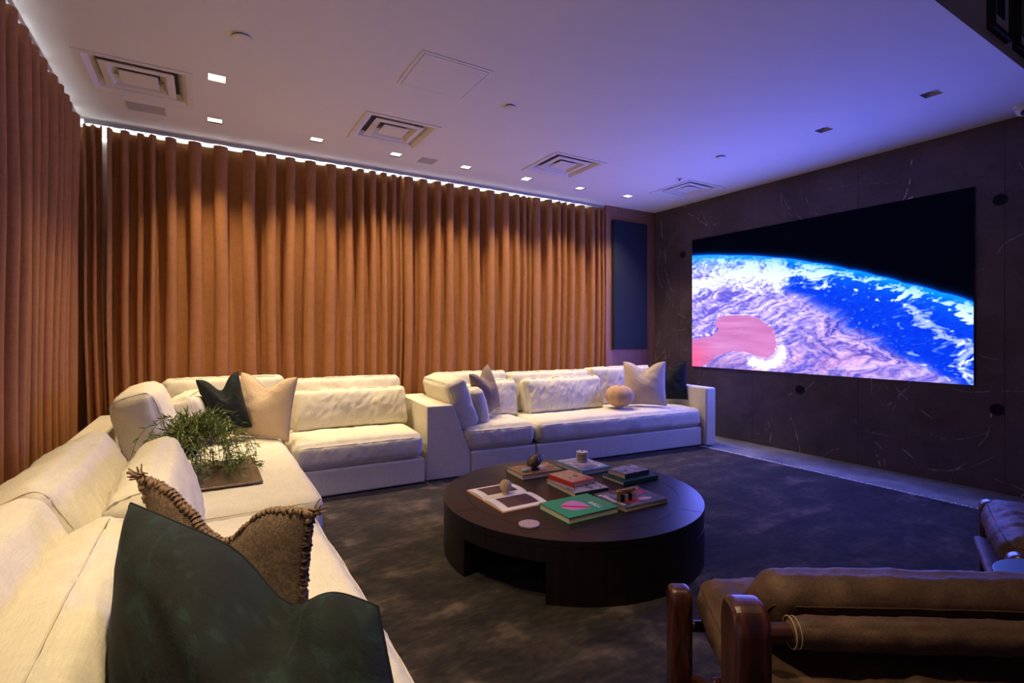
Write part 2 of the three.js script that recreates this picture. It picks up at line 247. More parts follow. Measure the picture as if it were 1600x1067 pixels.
// rug with a pale fringe on the edge towards the stone wall
{
  const rug = thing('area_rug', 'large dark grey viscose rug with a pale fringed edge on the concrete floor', 'rug');
  const g = new THREE.PlaneGeometry(4.45, 5.9, 90, 120).rotateX(-Math.PI / 2).translate(2.425, 0.013, -1.35);
  const p = g.attributes.position; for (let i = 0; i < p.count; i++) p.setY(i, 0.013 + 0.0025 * fbm(p.getX(i) * 3, p.getZ(i) * 3, 2.2, 3)); g.computeVertexNormals();
  obj('pile', [uvMetres(g), box(0.2, 4.65, 0.001, 0.010, -4.3, 1.6)], M.rug, rug);
  const strands = [];
  for (let z = -4.28; z < 1.58; z += 0.011) { const L = 0.022 + 0.02 * rnd(), a = (rnd() - 0.5) * 0.02; strands.push(new THREE.BoxGeometry(L, 0.006, 0.007).rotateY((rnd() - 0.5) * 0.9).translate(4.648 + L / 2, 0.009 + 0.006 * rnd(), z + a)); }
  obj('fringe', strands, M.fringe, rug).userData.kind = 'stuff';
}
// curtains
function curtain(name, label, crests, along, plane, side, tilt = 0, tucked = false) {
  const rows = 26, per = 14, top = 2.853, bottom = 0.015, P = [], UV = [], I = [];
  let n = 0, arc = 0;
  const S = []; for (let i = 0; i < crests.length - 1; i++) for (let k = i || !tucked ? 0 : per / 2; k < per; k++) S.push([i, k / per]); S.push([crests.length - 2, 1]);
  for (const [i, f] of S) {
    const pitch = Math.abs(crests[i + 1] - crests[i]), base = mix(crests[i], crests[i + 1], f);
    arc += pitch / per * 1.5;
    for (let r = 0; r <= rows; r++) {
      const v = r / rows, y = mix(bottom, top, v), drop = 1 - v;
      const a0 = clamp(0.42 * pitch, 0.018, 0.055), id = i + f;
      const amp = a0 * (1 + 0.35 * noise(id * 0.31, drop * 2.1, 3.3)) * (1 - 0.45 * smooth(0.05, 0.8, drop) * (0.6 + noise(id * 0.5, 4.4)));
      const c = Math.cos(6.2832 * f), sh = Math.sign(c) * Math.pow(Math.abs(c), c > 0 ? 1.1 : 0.6);
      const off = amp * sh + 0.012 * drop * noise(id * 0.6, drop * 3, 8.8), lat = 0.10 * pitch * Math.sin(12.566 * f) * (0.6 + 0.4 * v) + 0.05 * drop * noise(base * 1.7, drop * 1.6, 1.9) + tilt * drop;
      if (along === 'x') P.push(base + lat, y, plane + side * off); else P.push(plane + side * off, y, base + lat);
      UV.push(arc, y);
    }
    if (n) for (let r = 0; r < rows; r++) { const a = (n - 1) * (rows + 1) + r, b = a + rows + 1; I.push(a, b, a + 1, b, b + 1, a + 1); }
    n++;
  }
  const g = new THREE.BufferGeometry(); g.setAttribute('position', new THREE.Float32BufferAttribute(P, 3)); g.setAttribute('uv', new THREE.Float32BufferAttribute(UV, 2)); g.setIndex(I); g.computeVertexNormals();
  const t = thing(name, label, 'curtain');
  M.curtain.side = THREE.DoubleSide; obj('fabric', g, M.curtain, t);
  const lo = Math.min(...crests) + 0.01, hi = Math.max(...crests) - 0.01, hook = new THREE.BoxGeometry(0.006, 0.042, 0.006);
  for (let i = tucked ? 1 : 0; i < crests.length; i++) { const h = obj('carrier', hook, M.track, t), k = clamp(crests[i], lo, hi); if (along === 'x') h.position.set(k, 2.867, plane); else h.position.set(plane, 2.867, k); }
  return t;
}
{
  const bx = [236, 265, 304, 344, 391, 425, 454, 486, 519, 547, 564.5, 584, 601, 618, 629, 641, 663, 685.6, 704, 729, 745.6, 768, 792.5, 811, 822, 831, 841, 860, 877, 884, 896, 911, 929, 939, 946].map(p => pixelAtZ(p, -5.05));
  curtain('curtain', 'long run of copper brown pleated curtain behind the corner of the sofa', [-0.655, -0.545, -0.44, ...bx.slice(0, 15)], 'x', -5.095, 1);
  curtain('curtain', 'copper brown pleated curtain behind the angled sofa arm', bx.slice(14, 26).map((v, i) => i ? v : bx[15] - 2 * (bx[15] - bx[14] + 0.02)), 'x', -5.10, 1, 0, true);
  curtain('curtain', 'narrow bunched copper curtain next to the walnut panelling', bx.slice(25).map((v, i) => i ? v : bx[26] - 2 * (bx[26] - bx[25] + 0.02)), 'x', -5.10, 1, 0, true);
  const lx = [137, 122, 110, 104, 95, 87, 72, 60, 51, 44, 27, 7].map(p => pixelAtX(p, -0.80));
  const more = []; for (let z = lx[lx.length - 1] + 0.17; z < 1.6; z += 0.16 + 0.07 * rnd()) more.push(z);
  curtain('curtain', 'copper brown pleated curtain along the side wall behind the long sofa', [...lx, ...more], 'z', -0.845, 1);
  curtain('curtain', 'short copper curtain leaf in the room corner with light showing at its edges', [-0.80, -0.742, -0.684], 'x', -5.07, 1, 0.016);
  struct('trim_2', box(-0.80, 4.45, 2.873, CEIL, -5.104, -5.086), M.track, 'slim grey curtain track on the ceiling', 'curtain track');
  struct('trim_3', box(-0.854, -0.836, 2.89, CEIL, -5.08, 2.2), M.track, 'slim grey curtain track on the ceiling along the side wall', 'curtain track');
  tag(obj('led_strip', box(-0.85, 4.25, 2.79, 2.808, -5.2199, -5.19), M.led), 'cool white light strip hidden behind the curtains of the far wall', 'light strip');
  tag(obj('led_strip', box(-0.9699, -0.94, 2.79, 2.808, -5.2, 0.8), M.led), 'cool white light strip hidden behind the side curtain', 'light strip');
}
// navy acoustic panel
{
  const t = thing('acoustic_panel', 'tall navy fabric acoustic panel hung on walnut veneer', 'wall panel', [4.84, 1.037, -5.05]);
  obj('fabric_face', rbox(0.59, 1.67, 0.012, 0.004).translate(0, 0.84, 0.045), M.navyPanel, t);
  obj('frame', rbox(0.604, 1.684, 0.04, 0.004).translate(0, 0.84, 0.02), M.blackMetal, t);
}
// ceiling fittings
const ring4 = (prof) => { const g = new THREE.LatheGeometry(prof.map(([r, y]) => new THREE.Vector2(r * Math.SQRT2, y)), 4).rotateY(Math.PI / 4).toNonIndexed(); g.computeVertexNormals(); return g; };
function ventMesh(t) {
  obj('frame', ring4([[0.262, 0.04], [0.264, 0.0], [0.302, 0.0], [0.302, -0.006], [0.262, -0.006], [0.235, 0.012], [0.215, 0.05], [0.22, 0.052], [0.24, 0.016], [0.262, 0.0]]), M.white, t);
  obj('louvre', ring4([[0.196, 0.004], [0.155, -0.001], [0.148, 0.004], [0.11, 0.055], [0.115, 0.058], [0.153, 0.009], [0.196, 0.009], [0.196, 0.004]]), M.white, t);
  obj('centre_pan', ring4([[0.001, 0.004], [0.10, 0.004], [0.104, 0.008], [0.095, 0.011], [0.05, 0.03], [0.001, 0.03]]), M.white, t);
  obj('duct_box', [box(-0.262, 0.262, 0.2, 0.21, -0.262, 0.262), box(-0.272, -0.262, 0.03, 0.21, -0.262, 0.262), box(0.262, 0.272, 0.03, 0.21, -0.262, 0.262), box(-0.262, 0.262, 0.03, 0.21, -0.272, -0.262), box(-0.262, 0.262, 0.03, 0.21, 0.262, 0.272)], M.duct, t);
  obj('hanger', [box(-0.004, 0.004, 0.02, 0.2, -0.16, -0.15), box(-0.004, 0.004, 0.02, 0.2, 0.15, 0.16), box(-0.16, 0.16, 0.02, 0.028, -0.004, 0.004)], M.metal, t);
}
const ventLabels = ['white square ceiling diffuser at the side curtain', 'white square ceiling diffuser by the access hatch', 'white square ceiling diffuser above the right sofa', 'white square ceiling diffuser at the stone wall corner'];
vents.forEach(([x, z], i) => { const t = thing('ceiling_diffuser', ventLabels[i], 'air vent', [x, CEIL, z], 0, 'ceiling diffusers'); ventMesh(t); });
function downlight([x, z], on, label) {
  const t = thing('recessed_downlight', label, 'downlight', [x, CEIL, z], 0, on ? 'lit recessed downlights' : 'unlit recessed downlights');
  obj('housing', [box(-0.052, -0.05, 0.0, 0.1, -0.052, 0.052), box(0.05, 0.052, 0.0, 0.1, -0.052, 0.052), box(-0.05, 0.05, 0.0, 0.1, -0.052, -0.05), box(-0.05, 0.05, 0.0, 0.1, 0.05, 0.052), box(-0.052, 0.052, 0.1, 0.102, -0.052, 0.052)], on ? M.white : M.housing, t);
  const lens = obj('lens', new THREE.BoxGeometry(0.096, 0.006, 0.096), on ? M.lens : M.unlitLens, t);
  lens.position.y = on ? 0.012 : 0.03; if (!on) lens.rotation.x = 0.35;
  if (on) { const l = new THREE.SpotLight(WARM, DOWNLIGHT_POWER, 0, DOWNLIGHT_ANGLE, 1, 2); l.position.set(0, 0.004, 0); l.target.position.set(0, -1, 0); l.castShadow = true; l.shadow.radius = 2; t.add(l); t.add(l.target); }
}
lit.forEach((p, i) => downlight(p, true, i === 0 ? 'lit square downlight next to the first ceiling diffuser' : i > 7 ? (i > 8 ? 'unseen lit square downlight above the long sofa farthest from the far curtain' : 'unseen lit square downlight above the long sofa beyond the first diffuser') : `${['seventh', 'sixth', 'fifth', 'fourth', 'third', 'second', 'first'][i - 1]} lit downlight from the walnut panelling in the row along the curtain`));
unlit.slice(0, 2).forEach((p, i) => downlight(p, false, i ? 'unlit square downlight closest to the security camera' : 'unlit square downlight between the sprinkler cover and the other unlit one'));
{
  const t = thing('recessed_downlight', 'unseen lit square downlight in the raised ceiling over the lounge chairs', 'downlight', [0.95, 4.25, -0.45]);  // out of view, placed to warm the chairs, near rug and upper wall
  obj('housing', rbox(0.11, 0.012, 0.11, 0.003).translate(0, -0.006, 0), M.white, t); obj('lens', new THREE.BoxGeometry(0.09, 0.004, 0.09).translate(0, -0.0145, 0), M.lens, t);
  const l = new THREE.SpotLight(WARM, 16, 0, 0.85, 1, 2); l.position.set(0, -0.02, 0); l.target.position.set(0.2, -3, -0.3); l.castShadow = true; l.shadow.radius = 2; t.add(l); t.add(l.target);
}
{
  const hatch = thing('access_hatch', 'flush white square access hatch in the ceiling', 'hatch', [1.327, CEIL, -3.062]);
  obj('door_panel', rbox(0.43, 0.008, 0.42, 0.003).translate(0, -0.002, 0), M.ceiling, hatch);
  const f = []; for (const s of [-1, 1]) f.push(box(-0.234, 0.234, -0.004, 0, s * 0.2235 - 0.0105, s * 0.2235 + 0.0105), box(s * 0.229 - 0.009, s * 0.229 + 0.009, -0.004, 0, -0.213, 0.213));
  obj('frame', f, M.ceiling, hatch);
  for (const [x, z, r, label] of [[0.18, -3.219, 0.047, 'round white sprinkler cover near the first diffuser'], [1.908, -3.207, 0.04, 'round white sprinkler cover beside the access hatch'], [4.15, -3.112, 0.045, 'round white sprinkler cover near the screen']]) {
    const t = thing('sprinkler_cover', label, 'sprinkler', [x, CEIL, z], 0, 'sprinkler covers');
    obj('plate', new THREE.LatheGeometry([[0, -0.014], [r * 0.94, -0.014], [r, -0.011], [r, -0.008], [0, -0.008]].map(a => new THREE.Vector2(...a)), 36), M.white, t);
    obj('collar', new THREE.CylinderGeometry(r * 0.8, r * 0.8, 0.008, 30).translate(0, -0.004, 0), M.blackMetal, t);
  }
  for (const [x, z, sx, label] of [[-0.367, -4.61, 0.115, 'flush grey ceiling speaker grille beside the first diffuser'], [1.832, -4.628, 0.075, 'flush grey square ceiling speaker grille between downlights']]) {
    const t = thing('ceiling_speaker', label, 'speaker', [x, CEIL, z]);
    obj('grille', rbox(sx * 2, 0.006, 0.15, 0.002).translate(0, -0.003, 0), M.grille, t);
    obj('rim', [box(-sx - 0.004, sx + 0.004, -0.003, 0, -0.079, -0.0751), box(-sx - 0.004, sx + 0.004, -0.003, 0, 0.0751, 0.079), box(-sx - 0.004, -sx, -0.003, 0, -0.075, 0.075), box(sx, sx + 0.004, -0.003, 0, -0.075, 0.075)], M.white, t);
  }
  const spot = thing('ceiling_sensor', 'tiny white ceiling sensor next to the corner diffuser', 'sensor', [4.36, CEIL, -3.777]);
  obj('base', new THREE.CylinderGeometry(0.028, 0.03, 0.012, 24).translate(0, -0.006, 0), M.white, spot);
  obj('eye', new THREE.SphereGeometry(0.012, 16, 10).translate(-0.008, -0.014, 0.004), M.blackMetal, spot);
  const cctv = thing('security_camera', 'white dome security camera on the ceiling above the stone wall', 'camera', [5.09, CEIL, -1.28]);
  obj('base', new THREE.CylinderGeometry(0.05, 0.055, 0.03, 30).translate(0, -0.015, 0), M.white, cctv);
  obj('eyeball', new THREE.SphereGeometry(0.038, 24, 16).translate(0, -0.04, 0), M.white, cctv);
  obj('lens', new THREE.SphereGeometry(0.026, 20, 12).translate(-0.012, -0.054, 0.012), M.blackMetal, cctv);
}
// video wall
{
  const t = thing('video_screen', 'wide frameless screen showing the Earth from space on the stone wall', 'screen', [SCREEN.x, SCREEN.y0, (SCREEN.z0 + SCREEN.z1) / 2]);
  const w = SCREEN.z1 - SCREEN.z0, h = SCREEN.y1 - SCREEN.y0;
  obj('cabinet', rbox(0.018, h, w, 0.002).translate(0.0095, h / 2, 0), M.blackMetal, t);
  obj('display', new THREE.PlaneGeometry(w - 0.004, h - 0.004).rotateY(-Math.PI / 2).translate(0, h / 2, 0), M.screen, t);
  for (const [y, z, where] of [[2.289, -1.466, 'level with the top of the screen on the security camera side'], [0.648, -1.485, 'below the screen corner on the security camera side'], [0.656, -3.035, 'under the middle of the screen'], [2.264, -4.561, 'between the screen and the walnut panelling']]) {
    const s = thing('wall_speaker', `round black wall speaker ${where}`, 'speaker', [5.325, y, z], 0, 'round speakers in the stone wall');
    obj('grille', new THREE.CylinderGeometry(0.043, 0.043, 0.006, 32).rotateZ(Math.PI / 2).translate(-0.003, 0, 0), M.blackCloth, s);
    obj('ring', new THREE.TorusGeometry(0.044, 0.003, 8, 36).rotateY(Math.PI / 2).translate(-0.004, 0, 0), M.blackMetal, s);
  }
}
// picture frames on the wall above the ceiling edge
[['black framed picture with dark print and cream mat above the ceiling edge', 3.93, 0.30, [0.035, 0.035, 0.045]], ['black framed pale picture beside the framed dark print', 4.42, 0.46, [0.24, 0.23, 0.2]]].forEach(([label, x, w, c]) => {
  const t = thing('picture_frame', label, 'picture', [x, 2.965, -1.1]), h = 0.62;
  obj('frame', [box(-w / 2, w / 2, 0, 0.025, 0, 0.035), box(-w / 2, w / 2, h - 0.025, h, 0, 0.035), box(-w / 2, -w / 2 + 0.025, 0.025, h - 0.025, 0, 0.035), box(w / 2 - 0.025, w / 2, 0.025, h - 0.025, 0, 0.035)], M.blackMetal, t);
  obj('mat', box(-w / 2 + 0.025, w / 2 - 0.025, 0.025, h - 0.025, 0, 0.02), M.wax, t);
  obj('print', box(-w / 2 + 0.085, w / 2 - 0.085, 0.1, h - 0.1, 0.02, 0.0215), std({ color: rgb(...c), roughness: 0.8 }), t);
});

// ---------------------------------------------------------------- soft furnishings
function softBox(w, h, d, o = {}) {
  const { r = 0.06, crown = [0.01, 0.02, 0.02], wr = 0.004, sd = 1, sag = 0 } = o;
  const seg = (L) => Math.max(7, Math.min(64, Math.round(L / 0.017)));
  const g = new THREE.BoxGeometry(w, h, d, seg(w), seg(h), seg(d)), p = g.attributes.position, uv = g.attributes.uv, n = g.attributes.normal;
  const H = [w / 2, h / 2, d / 2];
  const deform = (q) => {
    const rr = Math.min(r, ...H.map(a => a * 0.98)), inner = H.map(a => a - rr), k = [q.x, q.y, q.z], c = k.map((v, i) => clamp(v, -inner[i], inner[i])), e = V(k[0] - c[0], k[1] - c[1], k[2] - c[2]);
    let dir = e.lengthSq() > 1e-12 ? e.clone().normalize() : V();
    const out = e.lengthSq() > 1e-12 ? V(...c).addScaledVector(dir, rr) : V(...k);
    const f = k.map((v, i) => 1 - (v / H[i]) ** 2);
    out.x += Math.sign(k[0]) * crown[0] * (Math.abs(k[0]) / H[0]) ** 2 * f[1] * f[2];
    out.y += Math.sign(k[1]) * crown[1] * (Math.abs(k[1]) / H[1]) ** 2 * Math.sqrt(Math.max(0, f[0] * f[2]));
    out.z += Math.sign(k[2]) * crown[2] * (Math.abs(k[2]) / H[2]) ** 2 * Math.sqrt(Math.max(0, f[0] * f[1]));
    const s = sd * 7.31, w1 = fbm(out.x * 5 + s, out.y * 5, out.z * 5, 3), w2 = 1 - Math.abs(noise(out.x * 13 + s + 2 * w1, out.y * 9 + out.z * 6, s));
    out.addScaledVector(V(out.x / H[0], out.y / H[1], out.z / H[2]).normalize(), wr * (2.2 * w1 + 0.9 * (w2 - 0.75) + 1.1 * (Math.pow(1 - Math.abs(noise(out.x * 17 + s + 4 * w1, out.y * 7 + 3 * w1, out.z * 8)), 5) - 0.3) * (1 - 0.75 * f[0] * f[1] * f[2])));
    if (sag) out.y -= sag * (1 - (k[0] / H[0]) ** 2) * smooth(-H[1], H[1], k[1]);
    return out;
  };
  for (let i = 0; i < p.count; i++) {
    const ax = Math.abs(n.getX(i)), ay = Math.abs(n.getY(i));
    const fw = ax > 0.5 ? d : w, fh = ay > 0.5 ? d : h; uv.setXY(i, uv.getX(i) * fw, uv.getY(i) * fh);
    const q = deform(V(p.getX(i), p.getY(i), p.getZ(i))); p.setXYZ(i, q.x, q.y, q.z);
  }
  smoothNormals(g);
  const loop = (axis, t) => {                                // welt round one face
    const pts = [], [a, b] = axis === 'z' ? ['x', 'y'] : axis === 'y' ? ['x', 'z'] : ['z', 'y'], dim = { x: H[0], y: H[1], z: H[2] };
    for (let k = 0; k < 64; k++) { const an = k / 64 * 6.2832, cx = Math.cos(an), cy = Math.sin(an), m = Math.max(Math.abs(cx), Math.abs(cy)); const q = V(); q[a] = dim[a] * cx / m; q[b] = dim[b] * cy / m; q[axis] = t * (dim[axis] - Math.min(r, dim[axis] * 0.98) * 0.35); const o2 = deform(q); pts.push(o2.addScaledVector(V().setComponent('xyz'.indexOf(a), cx).setComponent('xyz'.indexOf(b), cy).normalize(), 0.0006)); }
    return tube(pts, 0.0022, 150, 5, true);
  };
  return { g, loop };
}
function cushion(name, parent, [w, h, d], pos, rot, o = {}, m = M.linen) {
  const s = softBox(w, h, d, o), c = obj(name, s.g, m, parent); c.position.set(...pos); c.rotation.set(...rot, 'YXZ');
  const ax = o.weltAxis ?? 'z';
  obj('welt', [s.loop(ax, 1), s.loop(ax, -1)], M.seam, c); return c;
}
const block = (parent, name, x0, x1, y0, y1, z0, z1, r = 0.018, m = M.linen) => obj(name, rbox(x1 - x0, y1 - y0, z1 - z0, r).translate((x0 + x1) / 2, (y0 + y1) / 2, (z0 + z1) / 2), m, parent);
const HP = Math.PI / 2;
// soft things give way to what they lean on
const solids = [];
function solid(...roots) { for (const r of roots) { r.updateWorldMatrix(true, true); r.traverse(o => { if (!o.isMesh || /welt|seam|tassel|fringe/.test(o.name)) return; const g = o.geometry.clone().applyMatrix4(o.matrixWorld); if (!g.index) g.setIndex([...Array(g.attributes.position.count).keys()]); const b = new MeshBVH(g); g.computeBoundingBox(); solids.push({ b, g, box: g.boundingBox.clone().expandByScalar(0.03) }); }); } }
const _t = {}, _a = V(), _b = V(), _c = V();
function clearance(p) {
  let best = null;
  for (const s of solids) {
    if (!s.box.containsPoint(p)) continue;
    const h = s.b.closestPointToPoint(p, {}); if (!h) continue;
    const ix = s.g.index, q = s.g.attributes.position; _a.fromBufferAttribute(q, ix.getX(h.faceIndex * 3)); _b.fromBufferAttribute(q, ix.getX(h.faceIndex * 3 + 1)); _c.fromBufferAttribute(q, ix.getX(h.faceIndex * 3 + 2));
    const n = _b.clone().sub(_a).cross(_c.clone().sub(_a)).normalize(), sd = p.clone().sub(h.point).dot(n) >= 0 ? h.distance : -h.distance;
    if (!best || sd < best.sd) best = { sd, n, at: h.point };
  }
  return best;
}
function yieldPoint(p, margin) { for (let k = 0; k < 6; k++) { const c = clearance(p); if (!c || c.sd >= margin) break; p.addScaledVector(c.n, margin - c.sd + 0.0005); } return p; }
function conform(mesh, margin = 0.014) { mesh.updateWorldMatrix(true, false); const inv = mesh.matrixWorld.clone().invert(), p = mesh.geometry.attributes.position, q = V(); for (let i = 0; i < p.count; i++) { q.fromBufferAttribute(p, i).applyMatrix4(mesh.matrixWorld); const c = clearance(q); if (c && c.sd < margin) { yieldPoint(q, margin); q.applyMatrix4(inv); p.setXYZ(i, q.x, q.y, q.z); } } smoothNormals(mesh.geometry); }
// long sofa along the side curtain
{
  const t = thing('sectional_sofa', 'long cream linen corner sofa along the side curtain carrying the tray and plant', 'sofa', [0, 0, 0]);
  block(t, 'base', -0.66, 0.43, 0.02, 0.225, -2.62, 0.9);
  block(t, 'back_frame', -0.70, -0.52, 0.03, 0.62, -2.62, 0.9, 0.03);
  cushion('seat_cushion', t, [0.98, 0.205, 1.72], [-0.045, 0.325, -1.755], [0, 0, 0], { r: 0.07, crown: [0.012, 0.025, 0.01], wr: 0.004, sd: 3, weltAxis: 'y' });
  cushion('seat_cushion', t, [0.98, 0.205, 1.76], [-0.045, 0.325, -0.01], [0, 0, 0], { r: 0.07, crown: [0.012, 0.025, 0.01], wr: 0.004, sd: 4, weltAxis: 'y' });
  const bk = { r: 0.05, crown: [0.012, 0.02, 0.035], wr: 0.006, weltAxis: 'x' }, lb = { r: 0.045, crown: [0.015, 0.02, 0.04], wr: 0.006, weltAxis: 'x' };
  cushion('back_cushion', t, [1.08, 0.46, 0.21], [-0.40, 0.555, -2.50], [-0.46, HP, 0], { ...bk, sd: 5 });
  cushion('back_cushion', t, [1.08, 0.46, 0.21], [-0.40, 0.555, -1.40], [-0.46, HP, 0], { ...bk, sd: 6 });
  cushion('back_cushion', t, [1.08, 0.46, 0.21], [-0.40, 0.555, -0.30], [-0.46, HP, 0], { ...bk, sd: 7 });
  cushion('lumbar_cushion', t, [1.0, 0.36, 0.15], [-0.145, 0.57, -2.46], [-0.34, HP, 0], { ...lb, sd: 8 });
  cushion('lumbar_cushion', t, [1.02, 0.36, 0.15], [-0.22, 0.535, -1.38], [-0.36, HP, 0], { ...lb, sd: 9, weltAxis: 'z' });
  // corner with a deep pad
  block(t, 'base', -0.66, 0.50, 0.02, 0.225, -4.96, -2.64);
  block(t, 'back_frame', -0.70, -0.54, 0.03, 0.62, -4.98, -2.635, 0.03);
  block(t, 'back_frame', -0.53, 0.52, 0.03, 0.62, -4.99, -4.86, 0.03);
  cushion('seat_pad', t, [1.02, 0.215, 2.2], [0.0, 0.338, -3.75], [0, 0, 0], { r: 0.055, crown: [0.008, 0.006, 0.008], wr: 0.002, sd: 11, weltAxis: 'y' });
  cushion('back_cushion', t, [0.84, 0.46, 0.21], [-0.31, 0.655, -4.12], [-0.30, HP, 0], { r: 0.05, crown: [0.015, 0.025, 0.045], wr: 0.006, sd: 12, weltAxis: 'x' });
  cushion('back_cushion', t, [0.86, 0.48, 0.20], [0.15, 0.645, -4.75], [-0.14, 0, 0], { r: 0.045, crown: [0.01, 0.012, 0.04], wr: 0.006, sd: 13 });
  cushion('lumbar_cushion', t, [0.5, 0.36, 0.16], [-0.06, 0.62, -4.40], [-0.25, HP - 0.2, 0], { r: 0.045, crown: [0.02, 0.03, 0.04], wr: 0.006, sd: 14 });
  solid(t);
}
// armless seat
{
  const t = thing('sectional_sofa', 'cream linen armless sofa seat between the corner unit and angled arm', 'sofa', [0.545, 0, -4.01], -0.03);
  block(t, 'base', 0, 1.01, 0.02, 0.222, -0.98, 0);
  block(t, 'back_frame', 0, 1.01, 0.225, 0.62, -0.99, -0.86, 0.03);
  cushion('seat_cushion', t, [1.0, 0.20, 0.88], [0.505, 0.325, -0.44], [0, 0, 0], { r: 0.065, crown: [0.006, 0.03, 0.012], wr: 0.0045, sd: 21, weltAxis: 'y' });
  cushion('back_cushion', t, [0.96, 0.44, 0.20], [0.53, 0.625, -0.755], [-0.14, 0, 0], { r: 0.045, crown: [0.01, 0.008, 0.04], wr: 0.006, sd: 22 });
  cushion('lumbar_cushion', t, [0.95, 0.34, 0.15], [0.535, 0.59, -0.55], [-0.22, 0, 0], { r: 0.045, crown: [0.006, 0.008, 0.05], wr: 0.0075, sd: 23 });
  solid(t);
}
// right sofa: angled arm + seat, then long seat + arm
const rightTurn = -0.088, rightAt = [1.585, 0, -4.012];
{
  const t = thing('sectional_sofa', 'cream linen sofa with one angled arm and one square arm near the stone wall', 'sofa', rightAt, rightTurn);
  const s = new THREE.Shape(); s.moveTo(0, 0.02); s.lineTo(0.385, 0.02); s.lineTo(0.385, 0.215); s.lineTo(0.225, 0.636); s.lineTo(0, 0.636); s.closePath();
  const g = new THREE.ExtrudeGeometry(s, { depth: 0.93, bevelEnabled: true, bevelSize: 0.008, bevelThickness: 0.008, bevelSegments: 2, bevelOffset: -0.008 }).translate(0, 0, -0.94);
  obj('angled_arm', uvMetres(g), M.linen, t);
  block(t, 'base', 0.39, 1.03, 0.02, 0.222, -0.96, 0);
  block(t, 'back_frame', 0.2, 1.03, 0.225, 0.62, -0.97, -0.84, 0.03);
  cushion('seat_cushion', t, [0.70, 0.20, 0.86], [0.68, 0.325, -0.43], [0, 0, 0], { r: 0.065, crown: [0.006, 0.03, 0.012], wr: 0.0045, sd: 31, weltAxis: 'y' });
  cushion('back_cushion', t, [0.78, 0.44, 0.18], [0.34, 0.625, -0.44], [-0.34, HP, 0], { r: 0.045, crown: [0.01, 0.012, 0.03], wr: 0.006, sd: 32 });
  cushion('lumbar_cushion', t, [0.55, 0.33, 0.13], [0.52, 0.58, -0.38], [-0.22, HP, 0], { r: 0.04, crown: [0.015, 0.02, 0.03], wr: 0.006, sd: 33 });
  cushion('back_cushion', t, [0.80, 0.44, 0.20], [0.65, 0.63, -0.74], [-0.14, 0, 0], { r: 0.045, crown: [0.01, 0.01, 0.035], wr: 0.006, sd: 34 });
  cushion('lumbar_cushion', t, [0.46, 0.36, 0.15], [0.86, 0.59, -0.57], [-0.18, 0, 0], { r: 0.045, crown: [0.01, 0.015, 0.04], wr: 0.007, sd: 35 });
  block(t, 'base', 1.04, 3.10, 0.02, 0.222, -0.94, 0);
  block(t, 'back_frame', 1.04, 3.10, 0.225, 0.62, -0.95, -0.82, 0.03);
  block(t, 'square_arm', 3.112, 3.255, 0.02, 0.65, -0.95, 0.05, 0.02);
  cushion('seat_cushion', t, [2.05, 0.20, 0.88], [2.07, 0.325, -0.43], [0, 0, 0], { r: 0.065, crown: [0.006, 0.02, 0.012], wr: 0.005, sd: 41, weltAxis: 'y' });
  cushion('back_cushion', t, [1.0, 0.42, 0.20], [1.56, 0.62, -0.72], [-0.14, 0, 0], { r: 0.045, crown: [0.01, 0.01, 0.035], wr: 0.006, sd: 42 });
  cushion('back_cushion', t, [0.98, 0.44, 0.20], [2.58, 0.63, -0.72], [-0.14, 0, 0], { r: 0.045, crown: [0.01, 0.01, 0.035], wr: 0.006, sd: 43 });
  cushion('lumbar_cushion', t, [0.94, 0.36, 0.16], [1.63, 0.59, -0.52], [-0.26, 0, 0], { r: 0.045, crown: [0.01, 0.015, 0.05], wr: 0.008, sd: 44 });
  solid(t);
}
